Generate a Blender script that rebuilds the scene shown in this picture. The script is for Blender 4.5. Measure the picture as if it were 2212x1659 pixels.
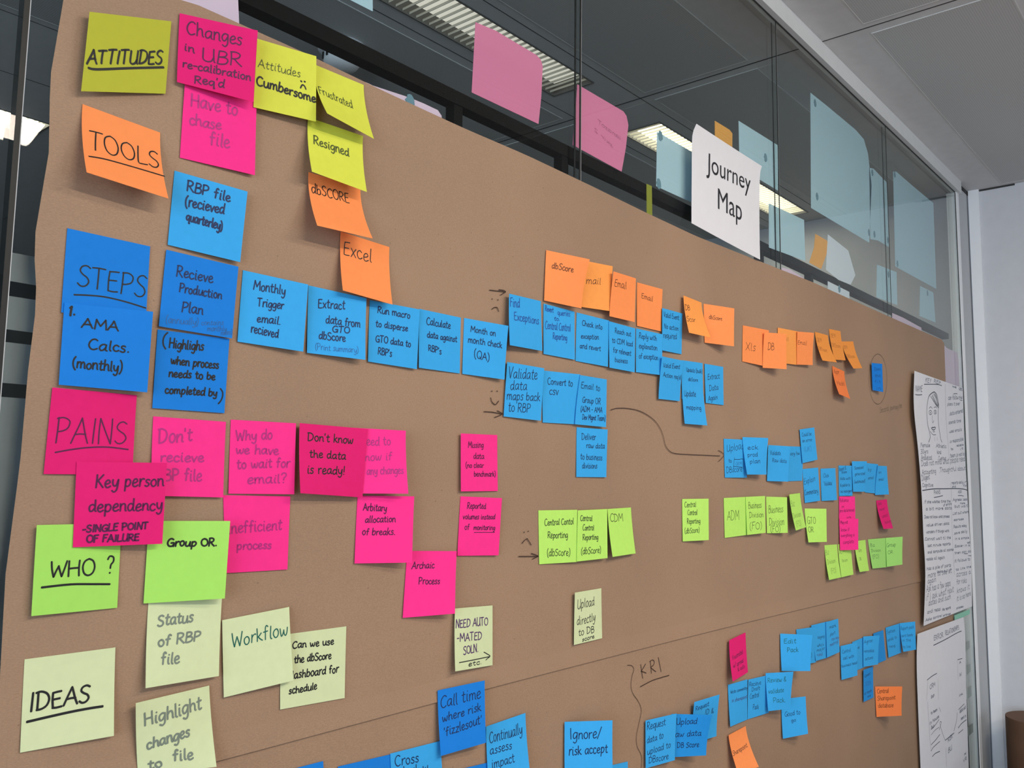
import bpy, bmesh, math, random
from mathutils import Vector, Matrix

# ------------------------------------------------------------------ camera, world, light, exposure
for o in list(bpy.data.objects): bpy.data.objects.remove(o)
scene = bpy.context.scene
COL = scene.collection

# world: x runs along the glass partition, y points through it, z is up; the room is at y < 0
CAM_F, CAM_YAW, CAM_PITCH, CAM_ROLL = 1922.48, 49.742, 6.2775, 0.7592
CAM_POS = Vector((0.0, -0.8025, 1.55))
def make_camera():
    a, b, c = (math.radians(v) for v in (CAM_YAW, CAM_PITCH, CAM_ROLL))
    fw = Vector((math.sin(a)*math.cos(b), math.cos(a)*math.cos(b), math.sin(b)))
    rt = fw.cross(Vector((0, 0, 1))).normalized(); up = rt.cross(fw)
    r = rt*math.cos(c) + up*math.sin(c); u = up*math.cos(c) - rt*math.sin(c)
    cam = bpy.data.cameras.new('camera'); cam.sensor_width = 36.0; cam.lens = CAM_F/2212*36.0
    cam.clip_start = 0.02
    ob = bpy.data.objects.new('camera', cam); COL.objects.link(ob)
    m = Matrix((r, u, -fw)).transposed().to_4x4(); m.translation = CAM_POS
    ob.matrix_world = m
    scene.camera = ob
make_camera()
scene.view_settings.view_transform = 'Standard'
scene.view_settings.look = 'None'
scene.view_settings.gamma = 1.0
scene.view_settings.exposure = 0.0
scene.view_settings.use_curve_mapping = False
scene.cycles.use_denoising = True

world = bpy.data.worlds.new('world'); scene.world = world; world.use_nodes = True
world.node_tree.nodes['Background'].inputs[0].default_value = (0.60, 0.75, 1.0, 1)
world.node_tree.nodes['Background'].inputs[1].default_value = 1.0

def area(name, loc, direction, sx, sy, watts, col):
    l = bpy.data.lights.new(name, 'AREA'); l.shape = 'RECTANGLE'; l.size = sx; l.size_y = sy
    l.energy = watts; l.color = col
    o = bpy.data.objects.new(name, l); COL.objects.link(o)
    o.location = loc; o.rotation_euler = Vector(direction).to_track_quat('-Z', 'Y').to_euler()
    return o
# daylight through the window of the left wall and the windows of the wall behind the camera
area('daylight_left', (-2.9, -1.55, 1.65), (1, 0.05, -0.06), 2.2, 1.7, 112, (0.72, 0.85, 1.0))
area('daylight_behind', (2.7, -3.95, 1.75), (-0.25, 1, -0.1), 1.4, 1.5, 14, (0.84, 0.92, 1.0))
# the fluorescent ceiling fittings of this room
area('fitting_light', (0.54, -2.15, 2.645), (0, 0.3, -1), 1.15, 0.15, 46, (1.0, 0.88, 0.74))
area('fitting_light', (1.68, -1.48, 2.645), (0, 0.15, -1), 1.15, 0.3, 26, (1.0, 0.86, 0.70))

# ------------------------------------------------------------------ helpers
def srgb(r, g, b):
    f = lambda v: v/12.92 if v <= 0.04045 else ((v+0.055)/1.055)**2.4
    return tuple(f(v/255) for v in (r, g, b))
def obj(name, verts, faces, mat, parent=None, smooth=False):
    me = bpy.data.meshes.new(name); me.from_pydata([tuple(v) for v in verts], [], faces); me.update()
    if smooth:
        for p in me.polygons: p.use_smooth = True
    if mat is not None: me.materials.append(mat)
    o = bpy.data.objects.new(name, me); COL.objects.link(o)
    if parent is not None: o.parent = parent
    return o
def tag(o, label, cat, group=None):
    o['label'] = label; o['category'] = cat
    if group: o['group'] = group
    return o
def struct(o): o['kind'] = 'structure'; return o
def empty(name, loc=(0, 0, 0)):
    o = bpy.data.objects.new(name, None); COL.objects.link(o); o.location = loc; return o
wall_surf = lambda y: (lambda x, z: (Vector((x, y, z)), Vector((0, -1, 0))))
class MB:
    def __init__(s): s.v = []; s.f = []
    def box(s, x0, x1, y0, y1, z0, z1):
        n = len(s.v)
        s.v += [(x0,y0,z0),(x1,y0,z0),(x1,y1,z0),(x0,y1,z0),(x0,y0,z1),(x1,y0,z1),(x1,y1,z1),(x0,y1,z1)]
        s.f += [tuple(n+i for i in q) for q in ((3,2,1,0),(4,5,6,7),(0,1,5,4),(1,2,6,5),(2,3,7,6),(3,0,4,7))]
        return s
    def poly_plate(s, pts, y0, y1):
        """a flat plate in the wall plane: outline pts (x, z) counter-clockwise seen from the room, front at y0, back at y1"""
        n = len(s.v); k = len(pts)
        s.v += [(x, y0, z) for x, z in pts] + [(x, y1, z) for x, z in pts]
        s.f.append(tuple(n+i for i in range(k))); s.f.append(tuple(n+k+i for i in reversed(range(k))))
        for i in range(k):
            j = (i+1) % k; s.f.append((n+i, n+k+i, n+k+j, n+j))
        return s
    def lathe(s, cx, cy, prof, seg=40, cap0=True, cap1=True):
        n = len(s.v)
        for r, z in prof:
            for k in range(seg):
                a = 2*math.pi*k/seg; s.v.append((cx+r*math.cos(a), cy+r*math.sin(a), z))
        for i in range(len(prof)-1):
            for k in range(seg):
                a = n+i*seg+k; b = n+i*seg+(k+1) % seg
                s.f.append((a, b, b+seg, a+seg))
        if cap0: s.f.append(tuple(n+k for k in reversed(range(seg))))
        if cap1: s.f.append(tuple(n+(len(prof)-1)*seg+k for k in range(seg)))
        return s
    def build(s, name, mat, parent=None, smooth=False): return obj(name, s.v, s.f, mat, parent, smooth)

# ------------------------------------------------------------------ materials
MATS = {}
def mat(name, col, rough=0.6, metal=0.0, spec=0.3, noise=0.0, nscale=60, bump=0.0, bscale=200, trans=0.0, emis=None, estr=0.0):
    if name in MATS: return MATS[name]
    m = bpy.data.materials.new(name); m.use_nodes = True; nt = m.node_tree; N = nt.nodes; L = nt.links
    b = N['Principled BSDF']; out = N['Material Output']
    b.inputs['Base Color'].default_value = (*col, 1); b.inputs['Roughness'].default_value = rough
    b.inputs['Metallic'].default_value = metal; b.inputs['Specular IOR Level'].default_value = spec
    tc = N.new('ShaderNodeTexCoord'); src = None
    if noise:
        n = N.new('ShaderNodeTexNoise'); n.inputs['Scale'].default_value = nscale; n.inputs['Detail'].default_value = 6
        L.new(tc.outputs['Object'], n.inputs['Vector'])
        mr = N.new('ShaderNodeMapRange'); mr.inputs[1].default_value = 0.3; mr.inputs[2].default_value = 0.7
        mr.inputs[3].default_value = 1-noise; mr.inputs[4].default_value = 1+noise
        L.new(n.outputs[0], mr.inputs[0])
        mx = N.new('ShaderNodeMix'); mx.data_type = 'RGBA'; mx.blend_type = 'MULTIPLY'; mx.inputs[0].default_value = 1
        mx.inputs[6].default_value = (*col, 1); L.new(mr.outputs[0], mx.inputs[7]); L.new(mx.outputs[2], b.inputs['Base Color'])
        src = mx.outputs[2]
    if bump:
        n2 = N.new('ShaderNodeTexNoise'); n2.inputs['Scale'].default_value = bscale; n2.inputs['Detail'].default_value = 4
        L.new(tc.outputs['Object'], n2.inputs['Vector'])
        bp = N.new('ShaderNodeBump'); bp.inputs['Strength'].default_value = bump; bp.inputs['Distance'].default_value = 0.001
        L.new(n2.outputs[0], bp.inputs['Height']); L.new(bp.outputs[0], b.inputs['Normal'])
    if emis:
        b.inputs['Emission Color'].default_value = (*emis, 1); b.inputs['Emission Strength'].default_value = estr
    if trans:
        t = N.new('ShaderNodeBsdfTranslucent'); t.inputs[0].default_value = (*col, 1)
        if src: L.new(src, t.inputs[0])
        ms = N.new('ShaderNodeMixShader'); ms.inputs[0].default_value = trans
        L.new(b.outputs[0], ms.inputs[1]); L.new(t.outputs[0], ms.inputs[2]); L.new(ms.outputs[0], out.inputs[0])
    MATS[name] = m; return m
def film(name, col, see=0.3, trans=0.3):
    """thin translucent paper: part diffuse, part translucent, part clear"""
    m = bpy.data.materials.new(name); m.use_nodes = True; nt = m.node_tree; N = nt.nodes; L = nt.links
    N.remove(N['Principled BSDF']); out = N['Material Output']
    d = N.new('ShaderNodeBsdfDiffuse'); d.inputs[0].default_value = (*col, 1)
    t = N.new('ShaderNodeBsdfTranslucent'); t.inputs[0].default_value = (*col, 1)
    tr = N.new('ShaderNodeBsdfTransparent'); tr.inputs[0].default_value = (*[0.5+0.5*c for c in col], 1)
    a = N.new('ShaderNodeMixShader'); a.inputs[0].default_value = trans; L.new(d.outputs[0], a.inputs[1]); L.new(t.outputs[0], a.inputs[2])
    b = N.new('ShaderNodeMixShader'); b.inputs[0].default_value = see; L.new(a.outputs[0], b.inputs[1]); L.new(tr.outputs[0], b.inputs[2])
    L.new(b.outputs[0], out.inputs[0]); return m
def glass_mat():
    m = bpy.data.materials.new('partition_glass'); m.use_nodes = True; nt = m.node_tree; N = nt.nodes; L = nt.links
    N.remove(N['Principled BSDF']); out = N['Material Output']
    tr = N.new('ShaderNodeBsdfTransparent'); tr.inputs[0].default_value = (0.95, 0.975, 0.968, 1)
    g = N.new('ShaderNodeBsdfGlossy'); g.inputs['Roughness'].default_value = 0.0
    fr = N.new('ShaderNodeFresnel'); ge = N.new('ShaderNodeNewGeometry'); mr = N.new('ShaderNodeMapRange')
    mr.inputs[3].default_value = 1.27; mr.inputs[4].default_value = 1/1.27       # the far face is met from inside the pane
    L.new(ge.outputs['Backfacing'], mr.inputs[0]); L.new(mr.outputs[0], fr.inputs[0])
    mx = N.new('ShaderNodeMixShader'); L.new(fr.outputs[0], mx.inputs[0]); L.new(tr.outputs[0], mx.inputs[1]); L.new(g.outputs[0], mx.inputs[2])
    L.new(mx.outputs[0], out.inputs[0]); return m
def kraft_mat():
    m = bpy.data.materials.new('kraft_paper'); m.use_nodes = True; nt = m.node_tree; N = nt.nodes; L = nt.links
    b = N['Principled BSDF']; b.inputs['Roughness'].default_value = 0.62; b.inputs['Specular IOR Level'].default_value = 0.28
    tc = N.new('ShaderNodeTexCoord')
    n1 = N.new('ShaderNodeTexNoise'); n1.inputs['Scale'].default_value = 3.0; n1.inputs['Detail'].default_value = 5
    n2 = N.new('ShaderNodeTexNoise'); n2.inputs['Scale'].default_value = 420; n2.inputs['Detail'].default_value = 3
    mp = N.new('ShaderNodeMapping'); mp.inputs['Scale'].default_value = (1, 1, 2.6)
    L.new(tc.outputs['Object'], n1.inputs[0]); L.new(tc.outputs['Object'], mp.inputs[0]); L.new(mp.outputs[0], n2.inputs[0])
    c1 = N.new('ShaderNodeValToRGB'); c1.color_ramp.elements[0].color = (*srgb(143,117,95),1); c1.color_ramp.elements[1].color = (*srgb(154,126,102),1)
    c1.color_ramp.elements[0].position = .3; c1.color_ramp.elements[1].position = .7
    L.new(n1.outputs[0], c1.inputs[0])
    mr = N.new('ShaderNodeMapRange'); mr.inputs[1].default_value=.3; mr.inputs[2].default_value=.7; mr.inputs[3].default_value=.90; mr.inputs[4].default_value=1.10
    L.new(n2.outputs[0], mr.inputs[0])
    # sparse dark flecks of the recycled pulp
    v = N.new('ShaderNodeTexVoronoi'); v.inputs['Scale'].default_value = 45; L.new(tc.outputs['Object'], v.inputs[0])
    fl = N.new('ShaderNodeMapRange'); fl.inputs[1].default_value=.03; fl.inputs[2].default_value=.06; fl.inputs[3].default_value=.72; fl.inputs[4].default_value=1.0
    L.new(v.outputs['Distance'], fl.inputs[0])
    mm = N.new('ShaderNodeMath'); mm.operation='MULTIPLY'; L.new(mr.outputs[0], mm.inputs[0]); L.new(fl.outputs[0], mm.inputs[1])
    mx = N.new('ShaderNodeMix'); mx.data_type='RGBA'; mx.blend_type='MULTIPLY'; mx.inputs[0].default_value=1
    L.new(c1.outputs[0], mx.inputs[6]); L.new(mm.outputs[0], mx.inputs[7]); L.new(mx.outputs[2], b.inputs['Base Color'])
    bp = N.new('ShaderNodeBump'); bp.inputs['Strength'].default_value=.25; bp.inputs['Distance'].default_value=.0006
    L.new(n2.outputs[0], bp.inputs['Height']); L.new(bp.outputs[0], b.inputs['Normal'])
    return m
def perforated_mat():
    m = bpy.data.materials.new('perforated_metal'); m.use_nodes = True; nt = m.node_tree; N = nt.nodes; L = nt.links
    b = N['Principled BSDF']; b.inputs['Roughness'].default_value = .6
    tc = N.new('ShaderNodeTexCoord'); v = N.new('ShaderNodeTexVoronoi'); v.inputs['Scale'].default_value = 190; v.inputs['Randomness'].default_value = 0
    L.new(tc.outputs['Object'], v.inputs[0])
    r = N.new('ShaderNodeValToRGB'); r.color_ramp.elements[0].color=(*srgb(168,168,168),1); r.color_ramp.elements[1].color=(*srgb(190,190,188),1)
    r.color_ramp.elements[0].position=.26; r.color_ramp.elements[1].position=.40
    L.new(v.outputs['Distance'], r.inputs[0]); L.new(r.outputs[0], b.inputs['Base Color']); return m

M_GLASS = glass_mat(); M_KRAFT = kraft_mat(); M_PERF = perforated_mat()
M_CEIL = mat('ceiling_paint', srgb(204,204,204), .7, noise=.03, nscale=30)
M_WALL = mat('white_wall_paint', srgb(200,202,206), .7, noise=.02, nscale=25, bump=.1, bscale=300)
M_DARKWALL = mat('dark_office_wall', srgb(70,71,70), .8, noise=.06, nscale=5)
M_CARPET = mat('carpet', srgb(78,78,82), .95, noise=.25, nscale=220, bump=.5, bscale=500)
M_FRAME = mat('frame_aluminium', srgb(205,208,208), .45, noise=.02, nscale=40)
M_JAMB = mat('jamb_paint', srgb(178,181,184), .55, noise=.02, nscale=30)
M_WHITE = mat('white_gloss_trim', srgb(232,234,236), .4, noise=.01, nscale=40)
M_GASKET = mat('black_gasket', srgb(24,26,26), .5, noise=.1, nscale=90)
M_BLACK = mat('black_rail_paint', srgb(5,5,5), .7, spec=.1, noise=.1, nscale=80)
M_JOINT = mat('tile_joint', srgb(60,60,60), .9, noise=.05)
M_LINE = mat('tile_edge', srgb(205,206,204), .6, noise=.03)
M_WHITEPAPER = mat('white_paper', srgb(226,227,232), .7, noise=.012, nscale=40, trans=.12)
M_HOUSING = mat('fitting_housing', srgb(95,95,92), .5, noise=.04)
M_BLADE = mat('fitting_blades', srgb(200,196,182), .35, noise=.03)
M_TACK = mat('blue_tack', srgb(105,140,156), .7, noise=.08)
NOTE_COL = dict(Y=(186,190,62), Y2=(220,226,82), B1=(24,128,220), B2=(58,170,236), B3=(36,146,222), P1=(226,30,116), P2=(250,52,146),
                G=(168,228,104), G2=(188,238,112), G3=(164,224,120), C=(212,224,178), O=(252,152,88), O2=(240,132,72), O3=(250,164,84), O4=(236,152,70))
INK_COL = dict(K=(26,27,30), N=(14,38,84), V=(72,34,96), V2=(78,16,66), VF=(168,36,118), GY=(112,124,112), GY2=(74,84,40), GYF=(120,150,72), GR=(40,84,44),
               DG=(20,92,80), BL=(26,66,150), BF=(36,96,160), BR=(98,48,22), BRF=(168,104,44))
def note_mat(k): return mat('note_'+k, srgb(*NOTE_COL[k]), .75, spec=.2, noise=.02, nscale=120, bump=.08, bscale=600, trans=.16)
def ink_mat(k): return mat('ink_'+k, srgb(*INK_COL[k]), .55, noise=.06, nscale=150)

# ------------------------------------------------------------------ handwriting: a single stroke alphabet
GLYPH = {
'A':'7|0,0 1.2,3.2 2.6,7 3.6,10|3.6,10 4.6,6.5 5.6,3 6.8,0|1.3,3.4 3.5,3.7 5.8,3.5','B':'6|.6,0 .8,5 1,10|1,9.8 3.6,9.8 4.9,8.4 4,6.2 1,5.2|1,5.2 4.2,5.2 5.6,3.4 4.8,.9 2.6,0 .6,0',
'C':'6.2|5.8,8.6 4.4,9.8 2.4,9.2 .7,6.4 .5,3.2 1.8,.5 3.8,0 5.8,1.2','D':'7|.8,0 1,5 1.1,10|.2,9.6 2.6,10 5.4,8.4 6.4,5.2 5.2,1.8 2.8,.2 .6,0','E':'5.4|4.9,9.9 2.6,9.7 .9,9.4|.9,9.6 .6,5 .7,.2|.7,5.2 2.4,5.4 4.2,5.5|.6,.2 2.6,0 5,.3',
'F':'5.2|5,9.9 2.8,9.8 .9,9.5|1,9.6 .8,5 .7,0|.8,5.3 2.4,5.5 4,5.6','G':'6.8|6,8.6 4.4,9.8 2.2,9 .7,6.2 .6,3 2,.5 4.4,.2 6,2.2|3.8,4.2 5,4.4 6.4,4.4 6.2,2 6,-.2','H':'6.6|.7,10 .7,5 .6,0|5.9,10 5.8,5 5.9,0|.7,5 3.2,5.2 5.9,5.2','I':'2.6|1.4,10 1.3,5 1.2,0',
'J':'5|4,10 4.1,5 3.8,1.6 2.4,.1 .6,1.4|2.2,10 4,10 5,10','K':'6.2|.8,10 .7,5 .7,0|5.4,10 3,7 .8,4.6|1.8,5.6 3.6,2.8 5.8,0','L':'5|.9,10 .7,5 .5,.4 2.4,.1 4.8,.4','M':'8.4|.5,0 .9,5 1.3,10|1.3,10 2.6,6.8 4.1,3.4|4.1,3.4 5.6,6.8 7,10|7,10 7.5,5 7.9,0','N':'6.8|.6,0 .8,5 1,10|1,10 3.2,5.2 5.6,0|5.6,0 5.9,5 6.2,10',
'O':'7.2|3.6,10 1.4,8.6 .5,5.2 1.4,1.5 3.6,0 5.9,1.4 6.8,5 5.8,8.6 3.6,10','P':'6|.7,0 .9,5 1,10|.6,9.6 3.2,10 5.4,8.6 5,6 3,4.8 .9,4.4','Q':'7.4|3.6,10 1.4,8.6 .5,5.2 1.4,1.5 3.6,0 5.9,1.4 6.8,5 5.8,8.6 3.6,10|4.2,2.6 5.6,1 7,-.8','R':'6.4|.7,0 .9,5 1,10|.6,9.6 3.2,10 5.2,8.6 4.6,6.2 2.8,5 .9,4.8|2.4,4.9 4,2.4 6,0',
'S':'5.8|5.2,9 3.6,10 1.6,9.2 1,7.2 2.4,5.6 4.2,4.4 5,2.4 3.8,.4 1.8,0 .3,1.2','T':'6.2|.2,9.7 3,10 6,10|3.1,10 2.9,5 2.7,0','U':'6.6|.8,10 .6,5 .9,1.4 2.6,0 4.6,.8 5.7,3.4|5.9,10 5.8,5 5.9,1 6.4,0','V':'6.2|.5,10 1.7,5 2.9,0|2.9,0 4.2,5 5.8,10','W':'8.6|.4,10 1.2,5 2.2,0|2.2,0 3.2,3.4 4.2,7|4.2,7 5.2,3.4 6.2,0|6.2,0 7.2,5 8.2,10',
'X':'6|.5,10 3,5 5.6,0|5.6,10 3,5 .4,0','Y':'6|.5,10 1.8,7.2 3,5|5.6,10 4,6 2.4,0','Z':'6|.6,10 3,10 5.6,10|5.6,10 3,5 .4,0|.4,0 3,.2 5.6,0',
'a':'5.6|4.7,5.6 3,6.2 1.2,5 .5,2.6 1.4,.3 3,.8 4.5,3.4|4.7,5.9 4.5,3 4.6,.8 5.6,.2','b':'5.4|.9,10 .7,5 .7,.3|.8,3.6 2,5.8 3.8,5.8 4.7,3.6 3.8,.8 2,0 .7,1','c':'4.6|4.2,5 2.8,6.2 1.2,5.2 .5,2.8 1.4,.4 3,.1 4.4,1.2','d':'5.6|4.6,4.8 3,6 1.2,5 .5,2.6 1.4,.2 3,.6 4.5,3|4.9,10 4.7,5 4.6,1 5.4,.1',
'e':'4.8|.7,2.8 2.6,3.2 4.1,4.4 3.2,6.1 1.6,5.6 .6,3.4 1,.8 2.6,0 4.6,1.2','f':'4.2|4,9 3,10 2,8.6 1.8,4 1.6,0|.4,5.6 2,5.8 3.6,5.9','g':'5.4|4.6,5.4 3,6.1 1.2,5 .5,2.8 1.4,.6 3,1 4.5,3.6|4.8,5.8 4.7,2 4.4,-1.8 2.8,-3.6 .9,-2.6','h':'5.4|.9,10 .8,5 .7,0|.8,3.4 2.2,5.6 3.8,5.6 4.4,3.4 4.5,.8 5.2,.1',
'i':'2.6|1.2,6 1.1,3 1.2,.6 2,.1|1.4,8.2 1.6,8.5','j':'3|2,6 2,2 1.8,-2 .4,-3.2|2.2,8.2 2.4,8.5','k':'5|.9,10 .8,5 .7,0|4,6 2.4,4.2 .9,3|1.6,3.5 3,1.6 4.8,.1','l':'2.4|1.3,10 1.1,5 1.1,1 2,.1','m':'8|.7,6 .8,3 .7,0|.8,3.6 2.2,5.9 3.6,5.6 3.9,3 3.9,.2|3.9,3.6 5.2,5.9 6.6,5.6 7,3 7.1,.6 7.8,.1','n':'5.4|.7,6 .8,3 .7,0|.8,3.4 2.2,5.8 3.9,5.6 4.4,3.2 4.5,.7 5.2,.1',
'o':'5|2.5,6.1 1,5 .5,2.8 1.4,.5 2.8,0 4.2,1.4 4.5,3.8 3.6,5.8 2.5,6.1','p':'5.4|1,6 .9,1 .6,-3.6|.9,3.6 2.2,5.8 4,5.6 4.8,3.4 3.8,.8 2.2,.1 .9,1','q':'5.4|4.6,5.4 3,6.1 1.2,5 .5,2.8 1.4,.6 3,1 4.5,3.4|4.8,5.8 4.6,1 4.5,-3.4 5.2,-2.4','r':'4|.9,6 .9,3 .8,0|.9,3.4 2,5.4 3.4,6.1 4,5.6','s':'4.2|3.8,5.4 2.6,6.1 1.2,5.4 1.4,3.8 3,2.8 3.4,1.2 2,0 .3,.8',
't':'4|1.9,9 1.7,5 1.7,1.2 2.6,.1 3.8,.8|.3,6.2 2,6.4 3.7,6.5','u':'5.6|.8,6 .7,3 1.1,.6 2.6,.1 4,1.4 4.7,4|4.9,6 4.8,3 4.9,.8 5.6,.1','v':'4.8|.5,6 1.3,3 2.2,.1|2.2,.1 3.2,3 4.5,6','w':'7|.5,6 .8,3 1.6,.2 2.8,1.6 3.5,4.6|3.5,4.6 3.9,1.6 4.9,.2 6,2.2 6.6,6','x':'4.8|.5,6 2.4,3 4.4,0|4.4,6 2.4,3 .4,0','y':'5.2|.7,6 .9,3 2,1 3.6,1.8 4.5,5.4|4.7,6 4.5,1 3.8,-2.4 2.2,-3.6 .6,-2.4','z':'4.6|.6,6 2.4,6 4.2,5.9|4.2,5.9 2.4,3 .4,0|.4,0 2.4,.2 4.4,0',
'0':'5.6|2.8,10 1,8 .5,5 1.2,1.5 2.8,0 4.4,1.6 5,5 4.4,8.4 2.8,10','1':'3|.6,8.4 1.8,10|1.8,10 1.6,5 1.5,0','2':'5.4|.8,8 2.2,10 4.4,9 4.4,6.4 2.4,3 .5,.2|.5,.2 2.8,0 5,.3','3':'5.2|.8,9.4 2.8,10 4.4,8.4 3.8,6 2,5.2|2,5.2 4.2,4.6 4.8,2.4 3.4,.2 .6,.6','4':'5.4|3.4,10 1.8,6.4 .4,3.2|.4,3.2 2.8,3 5.2,3.2|3.8,6 3.7,3 3.6,0','5':'5.2|4.6,10 2.8,9.8 1.2,9.6|1.2,9.6 .9,7.6 .8,5.6|.8,5.6 3,6 4.6,4.2 4.2,1.4 2.4,0 .5,.8',
'.':'2|.8,.3 1.1,.5',',':'2|1,.6 .6,-1.2',"'":'1.8|.9,10 .7,7.8','-':'4|.5,4 2,4.2 3.5,4.2','(':'3|2.6,11 1,8 .6,4 1.2,.4 2.6,-2','/':'4.4|.3,-1 2.2,4.6 4.2,11',')':'3|.4,11 2,8 2.4,4 1.8,.4 .4,-2','!':'2.4|1.4,10 1.1,3|.9,.3 1.2,.5','?':'5|.5,8.2 1.8,10 4,9.4 4.2,7 2.6,5 2.2,3|1.9,.2 2.2,.5',
'&':'6.4|5.8,0 3.4,3.6 1.4,7.4 2.2,9.8 3.8,9.4 3.6,7.2 1.4,4.6 .7,2 2,.2 4,.8 5.6,3.6',':':'2|.8,.3 1.1,.5|.9,4.3 1.2,4.6',' ':'3.4|'}
FONT = {}
for ch, d in GLYPH.items():
    a = d.split('|'); FONT[ch] = (float(a[0]), [[tuple(float(q) for q in p.split(',')) for p in s.split()] for s in a[1:] if s.strip()])
def smooth_line(p, k=3):
    if len(p) < 3: return list(p)
    out = []
    for i in range(len(p)-1):
        a = p[max(i-1, 0)]; b = p[i]; c = p[i+1]; d = p[min(i+2, len(p)-1)]
        for j in range(k):
            t = j/k
            out.append(tuple(.5*((2*b[q])+(-a[q]+c[q])*t+(2*a[q]-5*b[q]+4*c[q]-d[q])*t*t+(-a[q]+3*b[q]-3*c[q]+d[q])*t**3) for q in (0, 1)))
    out.append(tuple(p[-1])); return out
def layout(text, a, b, h, rng, asp=1.0):
    """strokes of TEXT on the baseline a -> b in (s, t) with t downwards; h is the height of a capital"""
    w = sum(FONT.get(c, FONT['-'])[0]+.5 for c in text)-.5
    ux, uy = (b[0]-a[0])/w, (b[1]-a[1])/w
    x = 0; out = []
    for c in text:
        gw, st = FONT.get(c, FONT['-'])
        dy = rng.uniform(-.35, .35); sc = rng.uniform(.93, 1.07); sl = rng.uniform(-.03, .06)
        for s in st:
            pts = []
            for px, py in s:
                py2 = py*sc+dy; X = x+px+sl*py2+rng.uniform(-.12, .12)
                pts.append((a[0]+ux*X, a[1]+uy*X-h*py2/10))
            out.append(smooth_line(pts))
        x += gw+.5
    return out
def ribbons(surf, strokes, name, material, parent, off=.00022):
    """strokes = [(points in (s, t), pen width in m)] laid as a thin film of ink on the surface SURF(s, t) -> (point, normal)"""
    V = []; F = []
    for pts, w in strokes:
        P = []
        for s, t in pts:
            q, n = surf(s, t)
            if P and (q-P[-1][0]).length < 1e-5: continue
            P.append((q, n))
        if len(P) == 1: P.append((P[0][0]+Vector((w*.6, 0, 0)), P[0][1]))
        if len(P) < 2: continue
        d0 = (P[0][0]-P[1][0]).normalized()*w*.35; d1 = (P[-1][0]-P[-2][0]).normalized()*w*.35
        P = [(P[0][0]+d0, P[0][1])]+P+[(P[-1][0]+d1, P[-1][1])]
        n0 = len(V); k = len(P)
        for i, (q, n) in enumerate(P):
            tg = (P[min(i+1, k-1)][0]-P[max(i-1, 0)][0]).normalized(); side = n.cross(tg).normalized()
            ww = w*.5*(.62 if i in (0, k-1) else 1)
            V.append(q+n*off+side*ww); V.append(q+n*off-side*ww)
        for i in range(k-1): F.append((n0+2*i, n0+2*i+1, n0+2*i+3, n0+2*i+2))
    if not F: return None
    return obj(name, V, F, material, parent)

# ------------------------------------------------------------------ curved sheets of paper
def quad_surf(c, prof=1.6, bulge=0.0):
    c = [Vector(p)*.001 for p in c]                     # TL, TR, BR, BL in mm
    def pos(s, t):
        q = c[0]*(1-s)*(1-t)+c[1]*s*(1-t)+c[2]*s*t+c[3]*(1-s)*t
        tc = min(max(t, 0), 1); yt = c[0].y*(1-s)+c[1].y*s; yb = c[3].y*(1-s)+c[2].y*s
        y = yt+(yb-yt)*tc**prof if yb < yt else yt+(yb-yt)*(1-(1-tc)**prof)
        return Vector((q.x, y-bulge*math.sin(math.pi*min(max(s,0),1))*math.sin(math.pi*min(max(t,0),1)), q.z))
    return with_normal(pos)
def with_normal(pos):
    def f(s, t):
        e = .004; a = pos(s+e, t)-pos(s-e, t); b = pos(s, t-e)-pos(s, t+e)
        n = a.cross(b).normalized()
        return pos(s, t), (n if n.y < 0 else -n)
    return f
def rows_surf(rows):
    """rows = [(t, left point, right point)] in mm, joined by smooth curves down the sheet"""
    T = [r[0] for r in rows]; Lp = [Vector(r[1])*.001 for r in rows]; Rp = [Vector(r[2])*.001 for r in rows]
    def interp(A, t):
        t = min(max(t, T[0]), T[-1]); i = max(j for j in range(len(T)) if T[j] <= t); i = min(i, len(T)-2)
        u = (t-T[i])/(T[i+1]-T[i]); a = A[max(i-1, 0)]; b = A[i]; c = A[i+1]; d = A[min(i+2, len(A)-1)]
        return .5*((2*b)+(c-a)*u+(2*a-5*b+4*c-d)*u*u+(-a+3*b-3*c+d)*u**3)
    def pos(s, t):
        l = interp(Lp, t); r = interp(Rp, t); q = l.lerp(r, s)
        sc = min(max(s, 0), 1); k = (1-sc)**1.7 if l.y < r.y else 1-sc**1.7
        q.y = r.y+(l.y-r.y)*k; return q
    return with_normal(pos)
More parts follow.
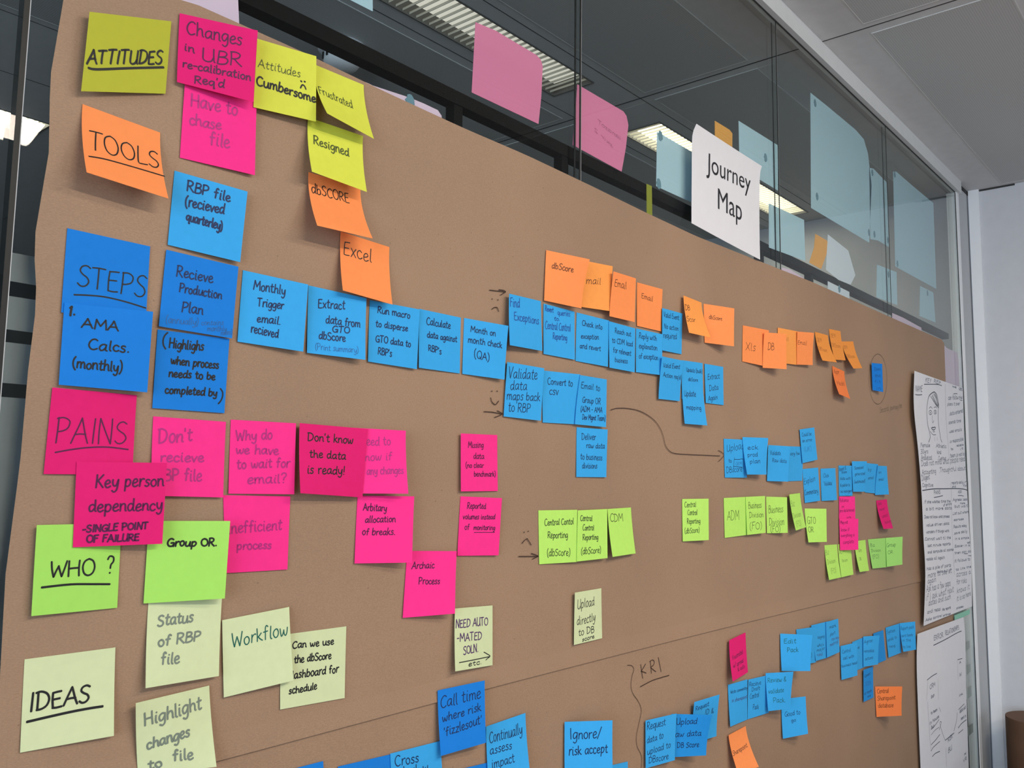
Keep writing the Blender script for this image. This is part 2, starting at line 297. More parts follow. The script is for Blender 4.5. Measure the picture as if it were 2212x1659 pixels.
def sheet(name, surf, material, nx=10, ny=10, th=.0002, s0=0, s1=1, t0=0, t1=1, parent=None):
    V = []; F = []; R = (nx+1)*(ny+1)
    for back in (0, 1):
        for j in range(ny+1):
            for i in range(nx+1):
                q, n = surf(s0+(s1-s0)*i/nx, t0+(t1-t0)*j/ny); V.append(q-n*th*back)
    k = lambda i, j, b=0: b*R+j*(nx+1)+i
    for j in range(ny):
        for i in range(nx):
            F.append((k(i, j), k(i, j+1), k(i+1, j+1), k(i+1, j)))
            F.append((k(i, j, 1), k(i+1, j, 1), k(i+1, j+1, 1), k(i, j+1, 1)))
    for i in range(nx):
        F.append((k(i, 0), k(i+1, 0), k(i+1, 0, 1), k(i, 0, 1))); F.append((k(i, ny), k(i, ny, 1), k(i+1, ny, 1), k(i+1, ny)))
    for j in range(ny):
        F.append((k(0, j), k(0, j, 1), k(0, j+1, 1), k(0, j+1))); F.append((k(nx, j), k(nx, j+1), k(nx, j+1, 1), k(nx, j, 1)))
    o = obj(name, V, F, material, parent, smooth=True)
    me = o.data; N = []                                 # shading normals straight from the sheet's curve, square rims
    SN = [surf(s0+(s1-s0)*i/nx, t0+(t1-t0)*j/ny)[1] for j in range(ny+1) for i in range(nx+1)]
    for q, p in enumerate(me.polygons):
        for v in p.vertices: N.append(tuple(p.normal) if q >= 2*nx*ny else (tuple(SN[v]) if v < R else tuple(-SN[v-R])))
    me.normals_split_custom_set(N)
    return o

# ------------------------------------------------------------------ the room and the office beyond the glass
XE, ZC = 3.592, 2.66                                    # end wall, ceiling height
XL, YF, YB = -3.0, -4.0, 4.5
struct(MB().box(XL, XE, YF, YB, -.1, 0).build('floor', M_CARPET))
struct(MB().box(XE, XE+.15, YF, YB, -.1, ZC+.2).build('wall_right', M_WALL))
# left wall with its window opening, wall behind the camera with its window band
m = MB(); m.box(XL-.15, XL, YF, YB, -.1, .8); m.box(XL-.15, XL, YF, YB, 2.5, ZC+.2); m.box(XL-.15, XL, YF, -2.65, .8, 2.5); m.box(XL-.15, XL, -.45, YB, .8, 2.5)
struct(m.build('wall_left', M_WALL))
m = MB(); m.box(XL, XE, YF-.15, YF, -.1, .9); m.box(XL, XE, YF-.15, YF, 2.5, ZC+.2); m.box(XL, 2.0, YF-.15, YF, .9, 2.5); m.box(3.4, XE, YF-.15, YF, .9, 2.5)
struct(m.build('wall_front', M_WALL))
struct(MB().box(XL, XE, YB, YB+.15, -.1, ZC+.2).build('wall_back', M_DARKWALL))
# ceiling: one deck with openings for the recessed fittings
FIT = [(.784, 1.951, .564, .706), (2.300, 3.467, .562, .704), (-.04, 1.127, 2.079, 2.224)]
m = MB()
def band(y0, y1, holes):
    x = XL
    for a, b in sorted(holes): m.box(x, a, y0, y1, ZC, ZC+.12); x = b
    m.box(x, XE, y0, y1, ZC, ZC+.12)
band(YF, .564, []); band(.564, .704, [(.784, 1.951), (2.300, 3.467)]); band(.704, 2.079, []); band(2.079, 2.224, [(-.04, 1.127)]); band(2.224, YB, [])
struct(m.build('ceiling', M_CEIL))
# tile joints and perforated fields of the metal ceiling
m = MB()
for x in (-.88, .62, 2.12): m.box(x-.0015, x+.0015, YF, YB, ZC-.0008, ZC)
for y in (-.455, -.80, -1.15, .52, .75, 1.10, 1.45, 1.80): m.box(XL, XE, y-.0012, y+.0012, ZC-.0006, ZC)
struct(m.build('trim_8', M_JOINT))
n_t = 0
for y0, y1 in ((-.425, -.125), (-.775, -.490), (-1.12, -.83), (.177, .489), (.785, 1.07), (1.135, 1.42)):
    for x0, x1 in ((.655, 2.093), (2.155, 3.56)):
        m = MB(); m.box(x0, x1, y0, y1, ZC-.0015, ZC); o = struct(m.build('ceiling_tile', M_PERF))
        m = MB(); e = .0022
        m.box(x0-e, x1+e, y0-e, y0, ZC-.002, ZC); m.box(x0-e, x1+e, y1, y1+e, ZC-.002, ZC); m.box(x0-e, x0, y0, y1, ZC-.002, ZC); m.box(x1, x1+e, y0, y1, ZC-.002, ZC)
        m.build('tile_edge', M_LINE, o)

# glass partition: five panes with thin dark joints, head channel, jamb
JO = [.286, 1.108, 1.872, 2.645]
ed = [-3.0]+JO+[3.4165]
for i in range(5):
    a = ed[i]+(.0032 if i else 0); b = ed[i+1]-(.0025 if i < 4 else 0)
    struct(MB().box(a, b, 0, .012, .06, 2.6135).build('window_%d' % (i+1), M_GLASS))
for i, x in enumerate(JO):
    jw = (.0024, .0018, .0013, .0012)[i]
    o = struct((MB().box(x-jw, x+jw, .0002, .0118, .06, 2.6135) if i == 0 else MB().box(x-jw, x+jw, .0002, .0014, .06, 2.6135).box(x-jw, x+jw, .0106, .0118, .06, 2.6135)).build('trim_%d' % (i+1), M_GASKET))
    MB().box(x+jw, x+jw+.0008, .0003, .0012, .06, 2.6135).build('joint_edge', M_JAMB, o)
o = struct(MB().box(XL, 3.449, -.014, .0125, 2.6145, ZC).build('trim_5', M_FRAME))
MB().box(XL, 3.412, -.0012, 0, 2.6105, 2.6145).build('gasket', M_GASKET, o)
struct(MB().box(XL, 3.449, -.014, .03, 0, .06).build('trim_6', M_FRAME))
o = struct(MB().box(3.4175, 3.449, -.0035, .03, .06, 2.6145).build('trim_7', M_WHITE))
MB().box(3.4105, 3.4165, -.0012, 0, .06, 2.6105).build('gasket', M_GASKET, o)
struct(MB().box(3.449, XE, -.001, .03, 0, ZC-.014).build('jamb', M_JAMB))
struct(MB().box(3.449, XE, -.003, .03, ZC-.014, ZC).build('jamb_shadow_gap', M_JOINT))
struct(MB().box(3.578, XE, -.042, -.006, 0, ZC).build('trim_9', M_WHITE))
m = MB(); m.box(XE-.004, XE, -.16, -.042, ZC-.006, ZC); struct(m.build('trim_10', M_JOINT))

# black rail of the screen that stands close behind the glass, with its short posts
t = tag(empty('screen_frame', (1.8, .03, 0)), 'black horizontal rail with posts close behind the glass above the brown paper', 'frame')
rail = (.0165, .0365)
def behind(x, z, y):                                     # where a point seen on the glass lies at depth y
    k = (.8025+y)/.8025; return x*k, 1.55+(z-1.55)*k
xa, za = behind(.10, 2.052, .02); xb, zb = behind(3.236, 2.0705, .02)
m = MB().box(xa, xb, rail[0], rail[1], za, zb); o = m.build('rail', M_BLACK, t); o.location = (-1.8, -.03, 0)
for x in (.827, 1.066, 1.772, 2.047):
    px, _ = behind(x, 2, .02); o = MB().box(px-.0085, px+.0085, rail[0]+.002, rail[1]-.002, 0, za).build('post', M_BLACK, t); o.location = (-1.8, -.03, 0)

# ------------------------------------------------------------------ recessed louvre fittings of the office beyond
def fitting(x0, x1, y0, y1, estr, col, label):
    t = tag(empty('ceiling_light', ((x0+x1)/2, (y0+y1)/2, ZC)), label, 'light', 'recessed louvre ceiling lights beyond the glass')
    off = (-(x0+x1)/2, -(y0+y1)/2, -ZC)
    m = MB(); e = .004
    m.box(x0, x1, y0, y0+e, ZC-.003, ZC+.075); m.box(x0, x1, y1-e, y1, ZC-.003, ZC+.075); m.box(x0, x0+e, y0+e, y1-e, ZC-.003, ZC+.075); m.box(x1-e, x1, y0+e, y1-e, ZC-.003, ZC+.075)
    m.box(x0, x1, y0, y1, ZC+.075, ZC+.08)
    m.build('housing', M_HOUSING, t).location = off
    MB().box(x0+e, x1-e, y0+e, y1-e, ZC+.034, ZC+.040).build('lamp_panel', mat('lamp_%g' % estr, (.9, .9, .9), .5, emis=col, estr=estr), t).location = off
    m = MB(); n = int((x1-x0)/.022)
    for k in range(1, n):
        x = x0+(x1-x0)*k/n; m.box(x-.0008, x+.0008, y0+e, y1-e, ZC+.001, ZC+.007)
    m.build('louvre', M_BLADE, t).location = off
LAMP = (1.0, .93, .72)
fitting(*FIT[0], .60, (1.0, .95, .82), 'dim louvre ceiling light behind the glass above the two pink reflections')
fitting(*FIT[1], 6.0, LAMP, 'bright louvre ceiling light behind the glass by the Journey Map sign')
fitting(*FIT[2], 6.0, LAMP, 'bright ceiling light far behind the glass at the left edge')
area('office_fitting_light', (2.88, .633, ZC-.01), (0, 0, -1), 1.1, .12, 2.2, (1.0, .92, .74))
area('office_fitting_light_far', (.54, 2.15, ZC-.01), (0, 0, -1), 1.1, .12, 2.2, (1.0, .92, .74))

# smoke detector on the office ceiling
t = tag(empty('smoke_detector', (1.378, .952, ZC)), 'white round smoke detector on the ceiling behind the glass', 'detector')
MB().lathe(0, 0, [(.060, 0), (.062, -.012), (.055, -.018)], 36).build('base', M_WHITE, t, True)
MB().lathe(0, 0, [(.046, -.018), (.047, -.045), (.040, -.056), (.022, -.062), (.002, -.064)], 36).build('dome', M_WHITE, t, True)
m = MB()
for k in range(12):
    a = 2*math.pi*k/12; x, y = .0465*math.cos(a), .0465*math.sin(a); m.box(x-.003, x+.003, y-.003, y+.003, -.042, -.024)
m.build('vent_slots', M_GASKET, t)

# dark cabinet of the office beyond, glimpsed low down past the flipchart sheets
M_CAB = mat('dark_cabinet', srgb(44,50,54), .6, noise=.05, nscale=12)
t = tag(empty('office_cabinet', (3.38, .415, 0)), 'dark cabinet behind the glass seen past the lower flipchart sheet', 'cabinet')
MB().box(-.20, .20, -.38, .38, 0, 1.08).build('body', M_CAB, t)
for sy in (-.375, .005):
    d = MB().box(-.218, -.20, sy, sy+.37, .06, 1.05).build('door', M_CAB, t)
    MB().box(-.232, -.218, sy+(.32 if sy < 0 else .03), sy+(.335 if sy < 0 else .045), .6, .78).build('handle', M_FRAME, d)

# ------------------------------------------------------------------ sheets on the far face of the glass; pink and blue ones imitate reflections
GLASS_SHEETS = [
    ["pink_reflection","pink",[[867.7,2089.0],[1017.1,2092.0],[1023.3,2137.0],[1026.1,2187.7],[1021.5,2195.8],[1010.9,2199.5],[914.7,2199.5],[872.7,2194.3]],[],"larger pink painted reflection on the glass in front of the dim louvre light","paper sheet","sheets on the far side of the glass"],
    ["pink_reflection","pink",[[1105.0,2085.8],[1246.5,2081.7],[1259.8,2127.8],[1268.0,2172.0],[1261.9,2186.5],[1252.3,2191.4],[1116.5,2191.2]],[],"pink painted reflection across the glass joint above the black rail","paper sheet","sheets on the far side of the glass"],
    ["pale_blue_reflection","blue",[[1360.2,2086.4],[1562.9,2091.0],[1571.1,2191.4],[1364.1,2190.6]],[[1375.2,2186.0],[1368.7,2093.3]],"pale blue painted reflection on the glass left behind the Journey Map sign","paper sheet","sheets on the far side of the glass"],
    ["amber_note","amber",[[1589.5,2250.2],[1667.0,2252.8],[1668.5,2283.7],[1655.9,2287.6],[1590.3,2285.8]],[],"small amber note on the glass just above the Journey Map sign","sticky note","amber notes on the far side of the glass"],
    ["pale_blue_reflection","blue",[[1699.6,2218.6],[1894.2,2219.5],[1899.3,2328.5],[1698.6,2321.3]],[[1829.9,2278.4]],"pale blue painted reflection behind the top right corner of the Journey Map sign","paper sheet","sheets on the far side of the glass"],
    ["pale_blue_reflection","blue",[[2088.4,2227.3],[2507.4,2231.1],[2543.5,2407.7],[2521.1,2494.6],[2489.3,2527.3],[2422.4,2534.1],[2210.3,2530.7],[2102.6,2527.5]],[[2131.0,2509.8],[2129.0,2266.6],[2507.1,2260.4]],"largest pale blue painted reflection high on the glass with three tack marks","paper sheet","sheets on the far side of the glass"],
    ["pale_blue_reflection","blue",[[2518.5,2243.9],[2585.6,2254.4],[2687.2,2255.6],[2679.8,2453.0],[2563.9,2462.6],[2527.5,2454.0]],[[2552.2,2446.8],[2553.8,2265.7],[2672.7,2275.0]],"narrow pale blue painted reflection on the glass just right of the largest one","paper sheet","sheets on the far side of the glass"],
    ["pale_blue_reflection","blue",[[2734.6,2207.5],[3171.3,2215.8],[3176.3,2515.0],[2933.8,2513.0],[2776.4,2513.6],[2746.7,2505.2]],[[2759.9,2499.4],[2756.4,2220.3]],"tall pale blue painted reflection on the rightmost pane of glass","paper sheet","sheets on the far side of the glass"],
    ["pale_blue_reflection","blue",[[1840.1,2075.0],[2044.4,2085.6],[2042.9,2186.3],[1843.3,2176.8]],[],"pale blue painted reflection across the glass joint right of the Journey Map sign","paper sheet","sheets on the far side of the glass"],
    ["amber_note","amber",[[2101.4,2130.7],[2068.7,2086.6],[2144.6,2085.0],[2183.4,2132.7],[2192.2,2167.2],[2111.3,2167.6]],[],"curled amber note on the glass below the largest pale blue reflection","sticky note","amber notes on the far side of the glass"],
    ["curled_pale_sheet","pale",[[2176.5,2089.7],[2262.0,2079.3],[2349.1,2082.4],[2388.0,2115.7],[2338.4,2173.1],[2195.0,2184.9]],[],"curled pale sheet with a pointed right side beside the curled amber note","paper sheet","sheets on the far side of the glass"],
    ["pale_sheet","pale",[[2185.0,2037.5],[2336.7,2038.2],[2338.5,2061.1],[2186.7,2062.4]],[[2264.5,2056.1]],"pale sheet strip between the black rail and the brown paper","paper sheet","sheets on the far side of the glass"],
    ["pale_blue_reflection","blue",[[2553.9,2082.9],[2742.5,2090.9],[2745.4,2192.3],[2568.2,2180.4]],[[2667.5,2170.2]],"small pale blue painted reflection across the last glass joint above the rail","paper sheet","sheets on the far side of the glass"],
    ["pale_blue_reflection","blue",[[2965.7,2092.1],[3145.1,2097.1],[3133.4,2196.9],[2984.6,2192.8]],[[3062.7,2182.7]],"smallest pale blue painted reflection at the right end above the rail","paper sheet","sheets on the far side of the glass"],
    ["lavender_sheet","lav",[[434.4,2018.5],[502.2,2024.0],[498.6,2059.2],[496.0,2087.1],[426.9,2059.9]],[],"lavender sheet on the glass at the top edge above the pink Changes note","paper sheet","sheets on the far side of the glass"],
    ["pale_blue_reflection","blue",[[610.6,2127.6],[685.4,2129.4],[682.9,2180.1],[608.5,2174.2]],[],"pale blue painted reflection corner at the top edge above the yellow notes","paper sheet","sheets on the far side of the glass"],
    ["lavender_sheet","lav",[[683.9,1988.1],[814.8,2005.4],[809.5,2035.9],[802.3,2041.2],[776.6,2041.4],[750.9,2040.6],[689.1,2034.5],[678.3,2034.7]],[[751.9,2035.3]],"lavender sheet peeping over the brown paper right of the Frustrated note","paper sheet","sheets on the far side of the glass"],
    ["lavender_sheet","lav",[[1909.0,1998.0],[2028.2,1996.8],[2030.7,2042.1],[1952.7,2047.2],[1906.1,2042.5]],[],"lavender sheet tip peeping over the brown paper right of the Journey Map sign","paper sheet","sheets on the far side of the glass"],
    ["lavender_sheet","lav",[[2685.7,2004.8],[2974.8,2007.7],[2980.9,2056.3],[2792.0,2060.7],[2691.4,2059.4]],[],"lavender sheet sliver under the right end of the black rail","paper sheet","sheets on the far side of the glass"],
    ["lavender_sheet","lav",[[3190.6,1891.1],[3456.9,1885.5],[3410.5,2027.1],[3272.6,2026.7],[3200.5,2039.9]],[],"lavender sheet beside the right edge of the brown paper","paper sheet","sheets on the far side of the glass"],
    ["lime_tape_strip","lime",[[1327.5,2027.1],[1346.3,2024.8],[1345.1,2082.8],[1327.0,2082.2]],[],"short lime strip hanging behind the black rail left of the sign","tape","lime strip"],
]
FILM = dict(pink=film('pink_reflection', srgb(255,168,208), .24, .34), blue=film('pale_blue_reflection', srgb(190,220,234), .10, .12), lav=film('lavender_sheet', srgb(236,212,232), .04, .15),
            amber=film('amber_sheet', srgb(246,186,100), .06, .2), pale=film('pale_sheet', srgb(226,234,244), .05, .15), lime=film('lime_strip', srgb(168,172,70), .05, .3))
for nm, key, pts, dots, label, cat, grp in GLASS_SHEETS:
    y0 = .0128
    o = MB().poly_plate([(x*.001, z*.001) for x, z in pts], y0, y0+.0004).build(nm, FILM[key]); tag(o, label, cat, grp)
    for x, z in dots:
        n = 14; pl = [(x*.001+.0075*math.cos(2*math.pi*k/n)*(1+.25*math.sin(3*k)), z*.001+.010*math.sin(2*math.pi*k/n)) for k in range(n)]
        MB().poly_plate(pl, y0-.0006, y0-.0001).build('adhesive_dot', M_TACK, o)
# faint mirrored writing drawn on the imitated pink reflection at the joint
pk = [o for o in COL.objects if o.name.startswith('pink_reflection')]
rr = random.Random(3); bk = wall_surf(.0126)
def mirrored(o, rows_):
    S = []
    for tx, a, b, h in rows_:
        for st in layout(tx, (a[0], -a[1]), (b[0], -b[1]), h, rr): S.append(([(x, -z) for x, z in st], .0006))
    ribbons(bk, S, 'mirrored_writing', mat('mirrored_ink', srgb(150,70,110), .8, noise=.05), o, .0)
for o in pk:
    x0, x1 = min(v.co.x for v in o.data.vertices), max(v.co.x for v in o.data.vertices)
    z0, z1 = min(v.co.z for v in o.data.vertices), max(v.co.z for v in o.data.vertices)
    w, h = x1-x0, z1-z0
    if 'joint' in o['label']: mirrored(o, [('lanasoT', (x0+.85*w, z0+.50*h), (x0+.42*w, z0+.57*h), .07*h), ('skir 2', (x0+.70*w, z0+.31*h), (x0+.36*w, z0+.42*h), .06*h)])

# grey bands on the glass painting in the reflection of window blinds
M_REFLECT = mat('reflected_blind', srgb(136,145,152), .8, noise=.03, nscale=60)
for k, (x0, x1, z0, z1, lb) in enumerate([(.290, .42, 1.716, 1.741, 'uppermost grey band of painted reflection on the glass left of the brown paper'), (.290, .42, 1.674, 1.703, 'second grey band of painted reflection on the glass left of the brown paper'),
        (.290, .42, 1.628, 1.663, 'third grey band of painted reflection on the glass left of the brown paper'), (.290, .42, .3, 1.616, 'tall grey panel of painted reflection on the glass below three bands, left of the paper')]):
    tag(MB().box(x0, x1, .0132, .0140, z0, z1).build('reflection_band', M_REFLECT), lb, 'band', 'painted blind reflection on the glass')
M_PALE_BAND = mat('pale_band_grey', srgb(150,156,150), .8, noise=.03, nscale=60)  # plain pale bands low on the right pane
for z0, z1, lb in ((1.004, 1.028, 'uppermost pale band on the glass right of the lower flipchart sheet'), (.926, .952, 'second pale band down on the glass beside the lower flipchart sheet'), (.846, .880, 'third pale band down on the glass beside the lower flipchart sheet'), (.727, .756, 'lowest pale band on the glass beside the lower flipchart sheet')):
    tag(MB().box(3.33, 3.409, .0132, .0140, z0, z1).build('pale_band', M_PALE_BAND), lb, 'band', 'pale bands on the right pane')

# ------------------------------------------------------------------ brown paper
def lin(tab, v):
    if v <= tab[0][0]: return tab[0][1]
    for (a, p), (b, q) in zip(tab, tab[1:]):
        if v <= b: return p+(q-p)*(v-a)/(b-a)
    return tab[-1][1]
TOP = [(.25, 2.00), (.315, 2.002), (.431, 2.027), (.566, 2.028), (.70, 2.025), (.838, 2.024), (.97, 2.026), (1.11, 2.024), (1.30, 2.020), (1.477, 2.018), (1.78, 2.026), (2.053, 2.033), (2.6, 2.035), (3.10, 2.038), (3.155, 2.040), (3.183, 2.030)]
LEFT = [(.4, .300), (1.10, .301), (1.25, .306), (1.469, .302), (1.56, .307), (1.639, .308), (1.70, .311), (1.75, .305), (1.833, .312), (1.90, .3085), (1.976, .315), (2.03, .318)]
RIGHT = [(.4, 3.17), (1.117, 3.168), (1.6, 3.178), (1.924, 3.182), (2.04, 3.183)]
def paper(name, zb, ztop, y, ny, seam):
    nx = 90; V = []; F = []
    for j in range(ny+1):
        for i in range(nx+1):
            s = i/nx; xt = .315+(3.183-.315)*s; zt = ztop(xt); t = j/ny
            b = zb(xt); z = zt+(b-zt)*t; x = lin(LEFT, z)+(lin(RIGHT, z)-lin(LEFT, z))*s
            w = .0003*math.sin(x*5.1+z*2.3)*math.sin(z*7.7+x*1.3)
            lift = .0020*(max(0, t-.95)/.05)**2 if seam else 0
            V.append((x, y-w-lift, z))
    R = len(V); V += [(a, b+.0003, c) for a, b, c in V]; k = lambda i, j: j*(nx+1)+i
    for j in range(ny):
        for i in range(nx):
            q = (k(i, j), k(i, j+1), k(i+1, j+1), k(i+1, j)); F.append(q); F.append(tuple(R+a for a in reversed(q)))
    for i in range(nx):
        F.append((k(i, 0), k(i+1, 0), R+k(i+1, 0), R+k(i, 0))); F.append((k(i, ny), R+k(i, ny), R+k(i+1, ny), k(i+1, ny)))
    for j in range(ny):
        F.append((k(0, j), R+k(0, j), R+k(0, j+1), k(0, j+1))); F.append((k(nx, j), k(nx, j+1), R+k(nx, j+1), R+k(nx, j)))
    return obj(name, V, F, M_KRAFT, smooth=False)
SEAM = [(.3, 1.2745), (.55, 1.276), (.93, 1.280), (1.4, 1.2822), (1.73, 1.282), (2.3, 1.279), (2.87, 1.274), (3.2, 1.272)]
up = tag(paper('brown_paper_sheet', lambda x: lin(SEAM, x), lambda x: lin(TOP, x), -.0018, 30, True), 'large upper sheet of brown kraft paper on the glass covered in sticky notes', 'paper sheet', 'brown paper sheets on the glass')
lo = tag(paper('brown_paper_sheet', lambda x: .62, lambda x: lin(SEAM, x)+.02, -.0010, 20, False), 'lower sheet of brown kraft paper below the long seam, marked KRI', 'paper sheet', 'brown paper sheets on the glass')
INK = [[0,[[893.9,1811.0],[907.3,1812.3],[927.2,1814.3]],1.3],[0,[[913.4,1815.0],[922.1,1815.7],[927.7,1814.7],[922.2,1811.2],[916.8,1807.8]],1.3],[0,[[899.0,1799.7],[900.0,1799.5]],1.5],[0,[[911.3,1800.4],[912.3,1800.3]],1.5],[0,[[899.4,1785.2],[904.2,1788.3],[910.3,1789.2],[913.4,1784.1]],1.3],[0,[[901.6,1672.6],[902.5,1672.3]],1.6],[0,[[912.5,1673.5],[913.4,1673.3]],1.6],[0,[[899.9,1663.1],[902.4,1657.7],[909.7,1654.6],[916.2,1660.1]],1.3],[0,[[886.8,1643.4],[903.9,1643.8],[923.5,1642.7]],1.3],[0,[[913.6,1646.5],[919.7,1644.8],[924.2,1642.7],[916.2,1639.4],[908.4,1637.0]],1.3],[0,[[974.2,1480.5],[975.2,1480.2]],1.5],[0,[[983.3,1481.5],[984.3,1481.2]],1.5],[0,[[970.6,1465.1],[975.7,1469.0],[981.4,1471.2]],1.3],[0,[[981.4,1471.2],[986.1,1466.6],[990.7,1461.8]],1.3],[0,[[963.3,1447.5],[983.9,1446.4],[1006.3,1445.2]],1.3],[0,[[991.1,1450.1],[999.6,1448.0],[1006.3,1445.5],[999.7,1443.7],[993.9,1442.1]],1.3],[0,[[1189.9,1666.6],[1206.8,1670.7],[1239.8,1673.0],[1279.5,1670.9],[1316.9,1661.4],[1339.9,1648.6],[1353.5,1633.0],[1359.3,1619.0],[1371.2,1609.2],[1391.4,1604.1],[1441.6,1603.6],[1503.4,1604.3],[1564.2,1604.8]],1.2],[0,[[1557.2,1615.1],[1571.6,1611.8],[1580.2,1607.1],[1571.3,1600.6],[1557.7,1593.9]],1.2],[0,[[2572.4,1850.7],[2570.3,1839.4],[2566.4,1828.3],[2560.7,1817.6],[2553.3,1807.6],[2544.6,1798.5],[2534.8,1790.7],[2524.0,1784.1],[2512.6,1779.1],[2500.9,1775.7],[2489.2,1774.0],[2477.7,1773.9],[2466.7,1775.6],[2456.5,1778.9],[2447.3,1783.7],[2439.3,1790.0],[2432.7,1797.5],[2427.7,1806.0],[2424.2,1815.5],[2422.6,1825.6],[2422.6,1836.2],[2424.5,1846.9],[2428.0,1857.6],[2433.2,1867.9],[2440.0,1877.8],[2448.1,1886.8],[2457.5,1894.8],[2467.8,1901.7],[2479.0,1907.1],[2490.6,1911.0],[2502.4,1913.3],[2514.2,1913.8],[2525.5,1912.6],[2536.2,1909.6],[2546.0,1905.0],[2554.6,1898.7],[2561.7,1891.1],[2567.1,1882.2],[2570.8,1872.4],[2572.6,1861.7],[2572.4,1850.7]],0.9],[1,[[1280.4,1256.4],[1286.4,1233.6]],1.3],[1,[[1295.5,1255.2],[1288.3,1249.7],[1281.8,1245.6]],1.3],[1,[[1281.8,1245.6],[1290.0,1242.9],[1297.2,1240.3]],1.3],[1,[[1310.2,1257.8],[1313.7,1237.5]],1.3],[1,[[1308.3,1257.2],[1317.6,1258.5],[1323.1,1254.1],[1319.4,1249.5],[1312.3,1247.1],[1319.3,1242.3],[1327.5,1238.1]],1.3],[1,[[1335.6,1260.0],[1340.0,1247.9],[1344.5,1235.4]],1.3],[1,[[1279.2,1221.3],[1313.6,1225.2],[1343.6,1225.7],[1370.6,1225.4]],1.5],[1,[[1240.8,1260.8],[1252.9,1258.5],[1259.9,1252.0],[1254.6,1242.7],[1251.1,1228.6],[1256.3,1215.0],[1273.7,1198.3],[1281.8,1183.0],[1273.6,1162.5],[1266.5,1143.9],[1269.9,1128.6],[1282.2,1111.5],[1280.3,1090.1]],0.9]]
INK_TEXT = [[0, [2503.0, 1751.8], [2700.0, 1779.2], 15.1, "Second journey be"]]

rng = random.Random(7)
for k, (par, y) in enumerate(((up, -.0030), (lo, -.0016))):
    S = [(smooth_line([(x*.001, z*.001) for x, z in pts], 4), w*.001) for sh, pts, w in INK if sh == k]
    ribbons(wall_surf(y), S, 'ink_drawing', mat('ink_drawing', srgb(62,42,32), .6, noise=.06), par)
for sh, a, b, h, tx in INK_TEXT:
    st = layout(tx, (a[0]*.001, -a[1]*.001), (b[0]*.001, -b[1]*.001), h*.001, rng)
    ribbons(wall_surf(-.0030), [([(x, -z) for x, z in s], .0008) for s in st], 'pencil_writing', mat('pencil', srgb(96,84,72), .6, noise=.06), up)

